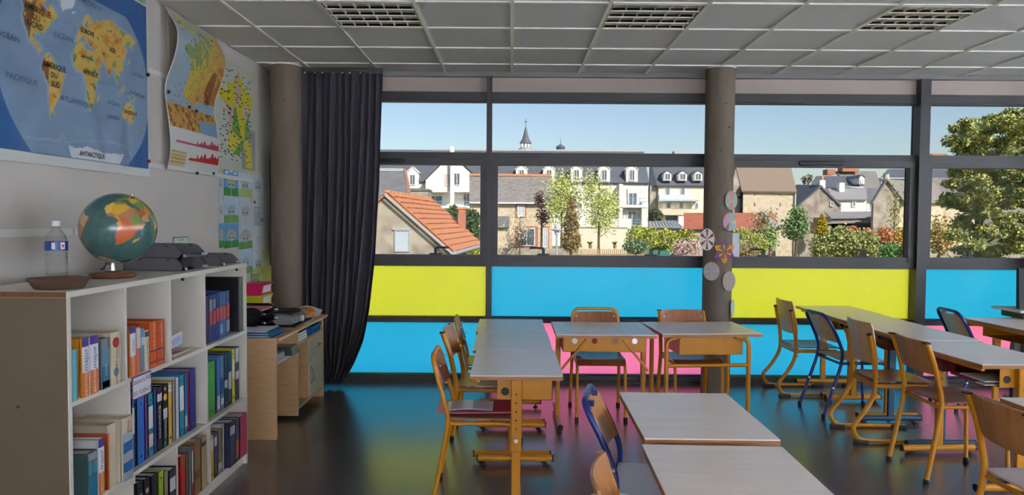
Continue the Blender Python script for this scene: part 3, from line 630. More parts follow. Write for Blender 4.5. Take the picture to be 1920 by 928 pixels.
Bj('sky blue lettered folder in the far cell', (3.959,4.008,0.306), (44,120,190), bands=[(.06,.3,(190,200,210))], holes=False)
Bj('picture-covered blue-grey folder in the far cell', (4.01,4.06,0.308), (96,120,140), bands=[(.1,.22,(206,206,210)),(.3,.6,(40,70,110))], holes=False)
Bj('black binder with a paper strip in the far cell', (4.062,4.118,0.313), (30,36,48), bands=[(.36,.5,(196,190,184))])
Bj('dark slate binder with white spine card before the yellow one', (4.12,4.173,0.312), (34,44,60), bands=[(.3,.62,(190,192,196))])
Bj('lemon yellow binder in the far cell of the middle row', (4.176,4.222,0.318), (206,184,30), bands=[(.45,.8,(220,214,170))])
Bj('black and white picture binder at the far end of the middle row', (4.225,4.288,0.318), (40,38,38), bands=[(.72,.98,(190,190,186)),(.4,.55,(196,196,196))], holes=False)
# ---- bottom row
B5 = 'binders in the bottom row'
Bk_ = lambda lab, b, c, **k: book(lab, b, Z3, c, .24, kind='ring_binder', holes=k.pop('holes', True), group=B5, **k)
Bk_('black short binder at the near end of the bottom row', (3.02,3.073,0.281), (30,32,38), bands=[(.5,.8,(170,172,176))], xf=-1.593)
Bk_('black patterned binder in the bottom row', (3.082,3.133,0.275), (26,26,30), disc=[(.8,(206,150,140),.012)], xf=-1.593)
Bk_('black binder with white card beside the lime one', (3.142,3.204,0.268), (28,30,40), bands=[(.35,.6,(180,180,184))], xf=-1.593)
Bk_('lime green binder in the bottom row', (3.207,3.256,0.26), (150,168,36), xf=-1.593)
Bk_('beige cardboard folder beside the lime binder', (3.259,3.299,0.243), (150,136,108), holes=False, xf=-1.593)
Bk_('black binder with a large white spine card', (3.31,3.379,0.235), (32,36,50), bands=[(.55,.82,(196,194,200))], xf=-1.593)
Bk_('red box file with patterned upper spine', (3.433,3.496,0.259), (176,30,34), bands=[(.78,.98,(150,70,60))], holes=False, xf=-1.6)
Bk_('thin brown book beside the red box file', (3.498,3.522,0.249), (120,84,56), holes=False, xf=-1.6)
Bk_('grey-blue tall folder in the bottom row', (3.525,3.558,0.274), (104,112,116), holes=False, xf=-1.6)
Bk_('thin red and white folder in the bottom row', (3.56,3.582,0.27), (170,60,56), bands=[(.3,.9,(190,190,190))], holes=False, xf=-1.6)
Bk_('brown marbled album in the bottom row', (3.586,3.66,0.284), (136,98,60), bands=[(.3,.45,(110,50,30))], holes=False, xf=-1.6)
Bk_('beige cardboard file against the last divider', (3.673,3.737,0.278), (168,142,104), bands=[(.82,.9,(90,50,30))], holes=False, xf=-1.6)
Bk_('mustard binder after the last divider of the bottom row', (3.807,3.855,0.245), (206,158,36), bands=[(.66,.9,(200,200,196))], xf=-1.61)
Bk_('violet binder in the last cell of the bottom row', (3.859,3.901,0.248), (62,52,96), bands=[(.7,.9,(196,196,206))], xf=-1.61)
Bk_('khaki spiral-bound notebook in the last cell', (3.905,3.963,0.247), (128,112,84), bands=[(.1,.25,(190,170,170))], holes=False, xf=-1.61)
Bk_('clear pocket of drawings with punched holes in the last cell', (3.967,3.993,0.264), (196,190,184), holes=False, xf=-1.61)
Bk_('dark blue binder with white card in the last cell', (4.019,4.105,0.259), (48,50,76), bands=[(.7,.88,(190,188,196))], xf=-1.59)
Bk_('picture-covered violet book beside the magenta binder', (4.108,4.161,0.254), (88,64,92), bands=[(.1,.5,(170,100,80))], holes=False, xf=-1.59)
Bk_('magenta binder leaning at the far end of the bottom row', (4.17,4.288,0.247), (186,22,84), lean=0, xf=-1.59)
# hanging shelf label
def card(name, label, y0, y1, z0, z1, x, lines, frame=(40,40,40), paper=(196,208,196), tilt=0, ink=None, cat='sign'):
    e = empty(name, (x, (y0+y1)/2, z0), label=label, cat=cat)
    P = lambda d: [(y0+d, z0+d*2), (y0+d*2, z0+d), (y1-d*2, z0+d), (y1-d, z0+d*2), (y1-d, z1-d*2), (y1-d*2, z1-d), (y0+d*2, z1-d), (y0+d, z1-d*2)]
    obj('border', MB().pxx(P(0), x, x+.002), cmat(frame), e); obj('paper', MB().pxx(P(.006), x+.002, x+.003), cmat(paper, .3), e)
    n = len(lines)
    for k, (body, s) in enumerate(lines): text('lettering', body, s, m_ink, e, (x+.0036, (y0+y1)/2, z0+(z1-z0)*(n-k-.5)/n), (0,1,0), (0,0,1))
    return e
card('shelf_label', 'small handwritten label clipped to the shelf edge above the blue binder', 3.005, 3.165, .715, .815, -1.600, [('Classeurs HIST', .030), ('GEO SCIENCES', .026)], frame=(120,60,110), paper=(206,202,206))
card('wall_card', 'small green-framed note on the wall behind the letter trays', 4.657, 4.865, 1.289, 1.367, -2.198, [('Le travail', .022), ('du conseil', .022)], frame=(70,76,64), paper=(190,206,184))
card('wall_card', 'small dark-framed note on the wall under the children drawings', 6.051, 6.244, 0.949, 1.027, -2.198, [('A vous', .03), ('de lire', .03)], frame=(26,34,30), paper=(120,140,116))
# ================================================================ things on the bookcase
# saucer
sc_ = obj('plant_saucer', MB().lathe([(.076, 0), (.082, .002), (.104, .036), (.106, .040), (.101, .040), (.098, .036), (.078, .008), (.0, .008)], 40, (-1.714, 2.714, SZ)), mat('brown_plastic', (92,68,52), .55, var=.05), smooth=True)
tag(sc_, 'brown plastic plant saucer on the near corner of the bookcase', 'saucer')
# bottle
bx, by = -1.881, 2.964
bt = empty('water_bottle', (bx, by, SZ), label='clear plastic water bottle with blue label on the bookcase', cat='bottle')
prof = [(.0, .004), (.034, .0), (.041, .006)]
for k in range(9): prof += [(.0415, .012+.013*k), (.0385, .0185+.013*k)]
prof += [(.0415, .13), (.0415, .17), (.039, .178), (.034, .195), (.022, .212), (.0145, .222), (.0145, .236)]
pm = bpy.data.materials.new('clear_bottle'); pm.use_nodes = True; n_ = pm.node_tree.nodes; n_.clear()
a_ = n_.new('ShaderNodeBsdfTransparent'); a_.inputs[0].default_value = (.93,.94,.95,1); g_ = n_.new('ShaderNodeBsdfGlossy'); g_.inputs['Roughness'].default_value = .06
lw = n_.new('ShaderNodeLayerWeight'); lw.inputs['Blend'].default_value = .25; mx_ = n_.new('ShaderNodeMixShader'); oo = n_.new('ShaderNodeOutputMaterial')
L_ = pm.node_tree.links; L_.new(lw.outputs['Facing'], mx_.inputs[0]); L_.new(a_.outputs[0], mx_.inputs[1]); L_.new(g_.outputs[0], mx_.inputs[2]); L_.new(mx_.outputs[0], oo.inputs[0])
obj('body', MB().lathe(prof, 32, (bx, by, SZ), cap=False), pm, bt, smooth=True)
obj('cap', MB().lathe([(.0165, .232), (.0165, .252), (.015, .254), (0, .254)], 20, (bx, by, SZ)), mat('cap_plastic', (200,204,208), .35), bt, smooth=True)
lb = obj('label_sleeve', MB().lathe([(.0423, .132), (.0423, .170)], 32, (bx, by, SZ), cap=False), mat('blue_label', (16,58,128), .3), bt, smooth=True)
def arc_patch(cx, cy, r, a0, a1, z0, z1): return MB().grid(lambda u, v: (cx+r*math.cos(R(a0+(a1-a0)*u)), cy+r*math.sin(R(a0+(a1-a0)*u)), z0+(z1-z0)*v), 6, 1)
obj('barcode', arc_patch(bx, by, .0427, -82, -65, SZ+.138, SZ+.165), m_wht, lb); obj('badge', arc_patch(bx, by, .0427, -38, -14, SZ+.138, SZ+.165), cmat((206,190,196)), lb)
obj('badge_mark', arc_patch(bx, by, .0429, -32, -20, SZ+.145, SZ+.158), cmat((176,40,60)), lb)
# ---- globe
CONT = [
 [(-17,15),(-17,21),(-10,30),(-6,35),(3,37),(10,37),(11,33),(20,31),(25,32),(32,31),(35,27),(37,21),(43,12),(51,12),(48,5),(41,-2),(39,-8),(40,-15),(35,-22),(32,-28),(26,-34),(19,-35),(15,-27),(12,-17),(13,-8),(9,-1),(9,4),(3,6),(-8,4),(-13,8)],
 [(44,-25),(50,-16),(49,-12),(44,-17)],
 [(-10,36),(-9,43),(-1,44),(-5,48),(2,51),(8,54),(8,57),(11,56),(20,55),(24,59),(30,60),(22,60),(25,65),(18,62),(12,56),(5,59),(12,66),(22,71),(40,67),(60,69),(80,73),(105,77),(140,72),(170,69),(180,66),(178,62),(163,60),(160,52),(155,58),(140,58),(135,54),(140,48),(130,42),(127,35),(122,40),(121,30),(117,23),(108,21),(106,11),(100,13),(103,2),(98,9),(95,16),(90,22),(80,15),(77,8),(73,18),(67,25),(57,26),(51,28),(48,30),(56,24),(59,22),(52,16),(44,13),(40,20),(35,28),(36,36),(28,37),(26,40),(22,37),(19,42),(13,45),(18,40),(16,38),(12,43),(8,44),(3,42),(0,39),(-2,37)],
 [(-5,50),(1,51),(0,54),(-2,58),(-6,57),(-3,54)], [(-24,65),(-14,65),(-15,66.5),(-22,66.5)], [(131,32),(140,35),(142,43),(139,38)],
 [(95,5),(104,-4),(106,-7),(114,-8),(105,-6),(98,2)], [(109,1),(117,7),(118,1),(114,-4),(110,-2)], [(131,-1),(141,-3),(150,-10),(140,-8)],
 [(114,-22),(122,-18),(130,-12),(137,-12),(140,-17),(143,-11),(147,-19),(153,-26),(150,-37),(140,-38),(132,-32),(124,-33),(116,-35)],
 [(-168,66),(-156,71),(-128,70),(-110,68),(-95,68),(-82,69),(-94,60),(-82,55),(-78,62),(-65,59),(-56,52),(-65,48),(-66,44),(-70,42),(-76,36),(-81,31),(-80,25),(-83,30),(-90,29),(-97,27),(-97,20),(-91,19),(-87,21),(-88,16),(-83,14),(-82,9),(-78,9),(-83,8),(-92,14),(-105,20),(-112,30),(-117,33),(-124,40),(-124,48),(-135,58),(-150,60),(-160,57),(-165,61)],
 [(-77,8),(-72,12),(-61,10),(-50,1),(-35,-6),(-39,-15),(-48,-27),(-57,-36),(-65,-42),(-68,-52),(-74,-52),(-72,-40),(-70,-18),(-80,-6),(-80,1)],
 [(-73,78),(-55,70),(-52,66),(-44,60),(-40,65),(-22,70),(-18,80),(-35,83),(-60,82)],
 [(-180,-78),(-60,-75),(-57,-64),(-50,-76),(-10,-71),(40,-69),(90,-66),(150,-68),(180,-78),(180,-90),(-180,-90)],
 [(172,-41),(178,-38),(174,-46),(167,-46)]]
def landmask(lon, lat):
    m = np.zeros(lon.shape, bool); lo = lon+1.5*wob(lon*.05, lat*.05, 4); la = lat+1.2*wob(lon*.05, lat*.05, 4, 2.)
    for p in CONT: m |= inside(lo, la, p)
    return m
gx, gy = -1.795, 3.221
gl = empty('globe', (gx, gy, SZ), label='old globe on a round wooden foot on the bookcase', cat='globe')
obj('foot', MB().lathe([(.0, 0), (.088, 0), (.096, .006), (.097, .014), (.09, .021), (.04, .025), (.034, .031), (0, .031)], 40, (gx, gy, SZ)), wood_mat('walnut', (96,56,32), (120,74,46), .3, (6,1,1)), gl, smooth=True)
st = obj('stem', MB().lathe([(.015, .03), (.013, .045), (.0105, .066), (0, .066)], 20, (gx, gy, SZ)), m_chr, gl, smooth=True)
GR_ = .158; gc = Vector((gx+.025, gy+.01, SZ+.062+GR_)); ax_t = Vector((.21, .33, .92)).normalized()
pole_b = gc-ax_t*(GR_+.004)
obj('bracket', MB().tube([(gx, gy, SZ+.062), tuple(Vector((gx, gy, SZ+.066))*.5+pole_b*.5+Vector((0,0,-.004))), tuple(pole_b)], .006, 8), m_chr, st, smooth=True)
obj('thumb_screw', MB().tube([(gx-.012, gy-.02, SZ+.064), (gx-.026, gy-.03, SZ+.040)], .0032, 8).tube([(gx-.035, gy-.03, SZ+.038), (gx-.017, gy-.03, SZ+.042)], .004, 8), m_blk, st, smooth=True)
obj('pole_knob', MB().lathe([(0,-.006),(.005,-.003),(.005,.003),(0,.006)], 10, tuple(gc+ax_t*(GR_+.008)), cap=False), m_chr, gl, smooth=True)
# turn so that Africa faces the viewer
view = Vector((0,0,1.49))-gc; view = (view-ax_t*view.dot(ax_t)).normalized(); side = ax_t.cross(view); LON0 = 14.
def gpos(u, v):
    lon = R(360*u-180-LON0); lat = R(180*v-90)
    return gc + GR_*(math.cos(lat)*(math.cos(lon)*view+math.sin(lon)*side)+math.sin(lat)*ax_t)
def gcol(u, v):
    lon = 360*u-180; lat = 180*v-90; land = landmask(lon, lat)
    sea = np.stack([66+6*wob(lon*.05, lat*.05, 2), 100+6*wob(lon*.05, lat*.05, 2), 94+5*wob(lon*.05, lat*.05, 2, 1)], 1)
    pal = np.array([(196,96,44),(206,160,50),(190,150,110),(120,140,70),(204,140,60),(176,120,84),(210,176,80)])
    rng = np.random.RandomState(4); sd_ = np.stack([rng.uniform(-180,180,150), rng.uniform(-60,75,150)], 1)
    ci = np.argmin((lon[:,None]-sd_[None,:,0])**2+(lat[:,None]-sd_[None,:,1])**2, 1) % 7
    c = pal[ci].astype(float); ice = (lat < -62); c[ice] = (170,150,116)
    g_ = (np.abs((lon+7.5) % 15-7.5) < .5) | (np.abs((lat+7.5) % 15-7.5) < .4)
    out = np.where(land[:,None], c, sea); out[g_ & ~land] *= .88; return out
painted('sphere', gpos, gcol, 240, 130, attr_mat('globe_print', .22, coat=.6), gl)
# ---- letter trays on the bookcase
m_tray = mat('grey_tray_plastic', (96,92,94), .32, var=.03); m_trl = mat('tray_label', (170,186,206), .4)
def tray(label, x0, x1, y0, y1, z0, h=.062, m=m_tray, group='grey letter trays on the bookcase'):
    """open towards +x: floor, back and two curved sides"""
    e = empty('letter_tray', ((x0+x1)/2, (y0+y1)/2, z0), label=label, cat='tray', group=group); L = x1-x0
    obj('floor', MB().box(x0, x1-.005, y0, y1, z0, z0+.003), m, e); obj('back', MB().box(x0, x0+.003, y0, y1, z0, z0+h), m, e)
    sp = [(x0, z0), (x1, z0), (x1, z0+.008), (x1-.02, z0+h*.45), (x1-.045, z0+h*.85), (x1-.07, z0+h), (x0, z0+h)]
    for yy in (y0, y1-.003):
        s = obj('side', MB().py(sp, yy, yy+.003), m, e); obj('name_clip', MB().box(x1-.022, x1+.003, yy-.008 if yy > y0 else yy, yy+.012 if yy == y0 else yy+.003, z0+.004, z0+.016), m_trl, s)
        for q in (.25, .7): obj('slot', MB().box(x0+L*q, x0+L*q+.012, yy-.0006, yy+.0036, z0+h-.012, z0+h-.004), m_blk, s)
    return e
tray('lower grey letter tray behind the globe', -1.975, -1.655, 3.64, 3.90, SZ, .066)
tray('upper grey letter tray resting on the one behind the globe', -1.975, -1.66, 3.635, 3.905, SZ+.067, .066)
tray('single grey letter tray at the far end of the bookcase', -1.96, -1.635, 4.07, 4.325, SZ, .062)

# ================================================================ wall maps
WX = XL
m_map = attr_mat('glossy_map_print', .30, bump=.10, bscale=3.2, coat=.15); m_prn = attr_mat('paper_print', .75)
m_mapink = mat('map_lettering', (36,36,40), .6); m_sea_ink = mat('sea_lettering', (70,92,120), .6)
def fold(y, z): return .004+.004*math.sin(y*9+.8*math.sin(z*3))+.003*math.sin(y*23+z*2)*(1.0 if z < 2.2 else .4)
WY0, WY1, WZ0, WZ1 = 2.93, 4.335, 1.735, 2.79
def wpos(u, v): y = WY0+(WY1-WY0)*u; z = WZ0+(WZ1-WZ0)*v; return (WX+.012+fold(y, z), y, z)
def w_ll(u, v):
    """sheet position to longitude, latitude (rounded world outline)"""
    lat = (v-.444)/.0044; x = (u-.542)/.455; k = np.sqrt(np.clip(1-.62*(lat/92)**2, .05, 1)); return x/k*180+12, lat
def wcol(u, v):
    lon, lat = w_ll(u, v); n = wob(u*3, v*3, 6); n2 = wob(u*3, v*3, 14, 2)
    world = (np.abs(lon-12) < 180) & (np.abs(lat) < 90)
    c = np.where(world[:,None], np.array([[124,146,170]])+6*n[:,None], np.array([[44,92,146]])+5*n[:,None])
    land = landmask(np.where(lon > 180, lon-360, lon), lat) & world
    shelf = (landmask(lon+4, lat+2) | landmask(lon-4, lat-2)) & world & ~land; c[shelf] = (140,160,176)
    h = .55+.42*n2+.40*wob(u*3, v*3, 5, 4)
    lc = np.where((h < .35)[:,None], np.array([[124,150,92]]), np.where((h < .75)[:,None], np.array([[206,172,84]]), np.where((h < 1.05)[:,None], np.array([[204,140,62]]), np.array([[136,92,56]]))))
    andes = land & (lon > -82) & (lon < -66) & (lat < 10) & (lon < -70+.12*(lat+20)); rock = land & (lon < -105) & (lat > 15) & (lat < 62)
    lc = np.where((andes | rock)[:,None] & (n2 > -.4)[:,None], np.array([[140,92,54]]), lc)
    ice = (lat < -62) | ((lat > 60) & (lon > -60) & (lon < -15)); lc = np.where(ice[:,None], np.array([[206,210,212]]), lc)
    land &= ~((lat < -60) & ((lat > -77+3*n) | (lon < -40) | (lon > 150)))
    c = np.where(land[:,None], lc, c)
    b = (v < .045) | (v > .955) | (u > .985); c[b] = (206,204,198)
    leg = (u < .125) & (v > .80) & (v < .955); c[leg] = (60,100,150)
    return c
wm = painted('world_map', wpos, wcol, 330, 250, m_map, None, .0015)
tag(wm, 'large laminated blue world map on the left wall', 'map')
def wtext(body, lon, lat, s, m=m_mapink, sx=1., bold=.0006):
    v = .444+.0044*lat; k = math.sqrt(max(.05, 1-.62*(lat/92)**2)); u = (lon-12)/180*k*.455+.542
    y = WY0+(WY1-WY0)*u; z = WZ0+(WZ1-WZ0)*v; text('lettering', body, s, m, wm, (WX+.028, y, z), (0,1,0), (0,0,1), sx=sx, bold=bold)
for b_, lo, la, s_ in (('AMÉRIQUE',-104,50,.040),('DU',-104,42,.040),('NORD',-104,34,.040),('AMÉRIQUE',-60,0,.036),('DU',-62,-9,.036),('SUD',-60,-18,.036),('EUROPE',16,50,.034),('ASIE',85,42,.034),('AFRIQUE',22,6,.034),('SAHARA',12,22,.024),('AUSTRALIE',134,-25,.026),('ANTARCTIQUE',28,-84,.034)): wtext(b_, lo, la, s_, sx=.95)
for b_, lo, la, s_ in (('OCÉAN',-150,14,.034),('PACIFIQUE',-128,-22,.034),('OCÉAN',-42,34,.034),('ATLANTIQUE',-12,-30,.036),('OCÉAN',82,-20,.028),('INDIEN',84,-36,.028),('PACIFIQUE',152,0,.026),('OCÉAN',158,24,.026),('ARCTIQUE',30,83,.032)): wtext(b_, lo, la, s_, m_sea_ink, 1.25, .0002)
obj('brand_mark', MB().box(WX+.024, WX+.0255, 4.225, 4.262, 2.752, 2.786), cmat((96,170,50)), wm); obj('brand_mark', MB().box(WX+.024, WX+.0255, 4.268, 4.30, 2.752, 2.786), cmat((170,170,170)), wm)
def magnet(label, y, z, x, m=m_blk, r=.011):
    o = tag(obj('magnet', MB().tube([(x, y, z), (x+.008, y, z)], r, 14).tube([(x+.008, y, z), (x+.011, y, z)], r*.85, 14), m, smooth=True), label, 'magnet', 'round magnets holding the maps'); return o
magnet('black magnet halfway down the right edge of the world map', 4.318, 2.345, WX+.020)
magnet('red magnet low on the right edge of the world map', 4.315, 1.83, WX+.020, cmat((140,40,50)))
magnet('black magnet at the top right corner of the world map', 4.20, 2.775, WX+.020)
# ---- curling relief map
FRA = [(-4.8,48.4),(-3.5,48.8),(-1.6,48.6),(-1.9,49.7),(0.2,49.6),(1.6,50.6),(2.5,51.1),(4.2,50.0),(6.2,49.5),(8.2,49.0),(7.6,47.6),(6.1,46.4),(7.0,45.9),(6.8,45.1),(7.0,44.2),(7.5,43.8),(6.2,43.1),(4.7,43.4),(3.2,43.1),(3.1,42.5),(.7,42.8),(-1.6,43.3),(-1.2,44.7),(-1.1,45.8),(-2.2,47.2),(-4.5,47.9)]
RY0, RY1 = 4.52, 5.28; rz = [1.80,1.92,2.09,2.32,2.49,2.62,2.70,2.78,2.815]; rx = [-2.170,-2.136,-2.150,-2.182,-2.112,-2.082,-2.096,-2.150,-2.190]
def rpos(u, v):
    z = rz[0]+(rz[-1]-rz[0])*v; x = float(np.interp(z, rz, rx))
    for d in (.03,.06): x = .5*x+.25*float(np.interp(z-d, rz, rx))+.25*float(np.interp(z+d, rz, rx))
    return (max(x, WX+.010), RY0+(RY1-RY0)*u, z)
def rcol(u, v):
    lon = -7.2+u*17.4; lat = 41.3+(v-.38)/.60*10.6; n = wob(u*3, v*3, 7); n2 = wob(u*3, v*3, 17, 3)
    c = np.zeros((len(u), 3)); c[:] = (160,176,186); fr_ = inside(lon+.2*n, lat+.15*n2, FRA)
    h = .45*n+.25*n2+(lon-2.5)*.10-(lat-46)*.10; al = ((lon-6.6)**2*.9+(lat-45)**2*.35 < 1.6)
    lc = np.where((h < -.35)[:,None], np.array([[140,156,96]]), np.where((h < .1)[:,None], np.array([[206,184,84]]), np.where((h < .6)[:,None], np.array([[208,160,84]]), np.array([[178,118,66]]))))
    lc = np.where((al & (n2 > -.6))[:,None], np.array([[150,96,62]]), lc); east = (lon > 4.3) & (lat > 43.3) & ~fr_; c = np.where(fr_[:,None] | east[:,None], lc, c)
    uk = (lat > 50.3) & (lon < 1.2) & (lon > -5.6); c[uk & (n > -.3)] = (196,190,110)
    sp = (v < .42) & (v > .27); c[sp] = np.where((n2+.6*n > .2)[:,None], np.array([[150,96,56]]), np.array([[206,158,84]]))[sp]; se = sp & (u > .60) & (v < .36); c[se] = (136,164,188)
    w1 = (v <= .27); c[w1] = (214,210,204); pr = lambda b0, a0: (v > b0) & (v < b0+a0*(.012+.05*np.clip(u-.35, 0, 1)**1.5+.03*np.abs(np.sin(u*40)*np.sin(u*17))*(u > .5)))
    c[pr(.175, 1.) & (u > .1)] = (190,80,100); c[pr(.075, 1.3) & (u > .35)] = (186,52,48); lg = w1 & (u < .3) & (v < .12) & (v > .03); c[lg] = np.where(((v[lg]*90).astype(int) % 2 == 0)[:,None], np.array([[190,150,90]]), np.array([[200,196,150]]))
    e = (u < .02) | (u > .98) | (v < .015); c[e] = (222,218,208); tp = v > .965; c[tp] = (196,184,164); return c
rm = painted('relief_map', rpos, rcol, 150, 220, attr_mat('glossy_map_print2', .24, coat=.3), None, .0012)
tag(rm, 'curling laminated relief map hanging off the wall beside the world map', 'map')
tick = MB()
for k in range(70):
    u_, v_ = random.uniform(.1,.95), random.uniform(.42,.94); p = rpos(u_, v_); tick.box(p[0]+.002, p[0]+.0026, p[1]-random.uniform(.006,.018), p[1]+.010, p[2]-.002, p[2]+.002)
tag(obj('place_name', tick, m_mapink, rm), kind='stuff')
magnet('dark green magnet on the left edge of the relief map', 4.555, 2.285, -2.168, cmat((20,60,50)))
magnet('black magnet left of centre on the relief map', 4.84, 2.235, -2.168)
magnet('black magnet right of centre on the relief map', 4.95, 2.225, -2.168)
magnet('black magnet on the bottom edge of the relief map', 4.93, 1.80, -2.160)
magnet('green magnet on the bottom edge of the relief map', 5.20, 1.815, -2.160, cmat((20,90,60)))
obj('map_backing', MB().box(WX+.0005, WX+.004, 4.62, 5.30, 2.44, 2.815), mat('back_sheet', (204,190,166), .7), wl)
# ---- departments map
PY0, PY1, PZ0, PZ1 = 5.30, 6.165, 1.865, 2.735
def pcol(u, v):
    n = wob(u*3, v*3, 7); lon = -6.2+u*15.8; lat = 41.0+v*11.0; fr_ = inside(lon+.15*n, lat+.12*n, FRA)
    c = np.zeros((len(u), 3)); c[:] = (186,186,168); rng = np.random.RandomState(9); S = rng.uniform(0, 1, (26, 2)); d2 = (u[:,None]-S[None,:,0])**2+(v[:,None]-S[None,:,1])**2
    ci = np.argmin(d2+.002*n[:,None], 1) % 5; pal = np.array([(206,190,40),(112,156,70),(200,176,150),(206,190,60),(190,160,140)], float); c = np.where(fr_[:,None], pal[ci], c)
    c[(u > .62) & (v < .42) & ~fr_] = (150,150,150); co = (u > .68) & (u < .92) & (v > .05) & (v < .30) & (np.abs(u-.80+.1*(v-.15)) < .08+.02*n); c[co] = (206,190,60)
    e = (u < .03) | (u > .97) | (v < .03) | (v > .97); c[e] = (196,188,160); return c
pm_ = painted('departments_map', lambda u, v: (WX+.010, PY0+(PY1-PY0)*u, PZ0+(PZ1-PZ0)*v), pcol, 90, 110, m_prn, None, .0012)
tag(pm_, 'yellow and green map of French departments next to the concrete column', 'map')
tick = MB()
for k in range(150):
    y, z = random.uniform(5.4,6.05), random.uniform(1.95,2.65); tick.box(WX+.0105, WX+.0112, y-.018, y+.018, z-.004, z+.003)
tag(obj('place_name', tick, m_mapink, pm_), kind='stuff')
# ---- children's drawings
def dcol(kind):
    def f(u, v):
        n = wob(u*2, v*2, 5, kind); c = np.zeros((len(u), 3)); sky_c = [(96,160,206),(190,208,214),(178,200,208),(186,196,200)][kind % 4]; c[:] = sky_c; c += 8*n[:,None]
        gcol_ = [(64,140,70),(176,190,110),(110,160,90),(190,196,190)][kind % 4]; gnd = v < (.30+.04*n); c[gnd] = gcol_
        cs = (np.abs(u-.5) < .26) & (v > .30) & (v < .52); c[cs] = (170,172,172); body = (np.abs(u-.5) < .15) & (v > .30) & (v < .60); c[body] = (176,178,176)
        for x in (.28,.38,.5,.62,.72): t = (np.abs(u-x) < .032*(1-(v-.50)/.22)) & (v > .5) & (v < .5+.18+.06*(x == .5)); c[t] = (130,132,136)
        for x in (.36,.5,.64): c[(np.abs(u-x) < .025) & (np.abs(v-.42) < .05)] = (70,72,76)
        st_ = (np.abs(u-.5) < .03) & (v < .30); c[st_] = (190,160,140)
        if kind % 6 in (0, 4):
            rr = np.hypot((u-.5)*1.0, (v-.42)*1.1)
            if kind == 0: c[(rr < .30) & (v > .42) & ~cs & ~body] = (206,190,60)
            else:
                for q, col in enumerate(((196,110,110),(206,160,90),(200,196,110),(140,180,160))): c[(rr < .40-.035*q) & (rr > .365-.035*q) & (v > .42)] = col
        if kind == 0:
            for cx, cy in ((.2,.85),(.5,.93),(.8,.86)): c[((u-cx)/.12)**2+((v-cy)/.05)**2 < 1] = (216,220,224)
        if kind in (1, 3, 7): c[np.hypot(u-.93, v-.93) < .1] = (214,184,60)
        if kind == 5: c[:] = (196,196,196); c[(u > .15) & (u < .7) & (v < .75) & (((v*24).astype(int) % 2) == 0)] = (150,152,156); c[(u > .12) & (u < .28) & (v > .82) & (v < .94)] = (50,60,90); c[(u > .75) & (v < .3) & (v > .12)] = (110,140,180)
        if kind == 9: c[:] = (196,200,200); c[((u-.55)/.16)**2+((v-.42)/.12)**2 < 1] = (130,134,140); c[((u-.55)/.13)**2+((v-.42)/.09)**2 < 1] = (196,200,200)
        return c
    return f
dx = [410,420,447.5,473,494.5]; names = {
 (0,1):('yellow arch over a castle on green grass, top left',0),(0,2):('pale castle on light green grass, top middle',1),(0,3):('faint castle beside a dark green hill, top right',3),
 (1,1):('grey towered castle with a sun in the corner',2),(1,2):('pale blue sheet with a small black castle',7),(1,3):('typed text sheet with a dark stamp',5),
 (2,1):('castle under a rainbow',4),(2,2):('blue rain over two white towers',6),(2,3):('nearly white sheet with one small round motif',9),
 (3,2):('blue sheet with a dark fir tree, bottom left',2),(3,3):('flower-like castle on yellow-green grass, bottom right',1),
 (0,0):('narrow strip of a pale sheet, upper left edge',3),(1,0):('narrow strip of a pale sheet below the other, left edge',3),(2,0):('narrow strip with a rainbow, left edge',4)}
DR = {(0,0):(5.379,5.479,1.658,1.867),(0,1):(5.479,5.773,1.664,1.881),(0,2):(5.773,6.076,1.665,1.893),(0,3):(6.076,6.357,1.661,1.900),(1,0):(5.379,5.479,1.456,1.658),(1,1):(5.479,5.773,1.455,1.664),(1,2):(5.773,6.076,1.446,1.665),(1,3):(6.076,6.357,1.430,1.661),(2,0):(5.379,5.479,1.267,1.456),(2,1):(5.479,5.773,1.259,1.455),(2,2):(5.773,6.076,1.239,1.446),(2,3):(6.076,6.357,1.213,1.430),(3,0):(5.379,5.479,1.077,1.267),(3,1):(5.479,5.773,1.063,1.259),(3,2):(5.773,6.076,1.032,1.239),(3,3):(6.076,6.357,0.996,1.213),}
for (r_, c_), (nm, kd) in names.items():
    a, b, c, d = DR[(r_, c_)]; a += .004; b -= .004; c += .003; d -= .003; tl = random.uniform(-.006,.006)
    s = painted('drawing', lambda u, v: (WX+.0025+.004*abs(v-.5)+.001*u, a+(b-a)*u, c+(d-c)*v+tl*(u-.5)), dcol(kd), 26, 36, m_prn, None, .0006)
    tag(s, "child's drawing on the wall: "+nm, 'drawing', "children's drawings under the departments map")
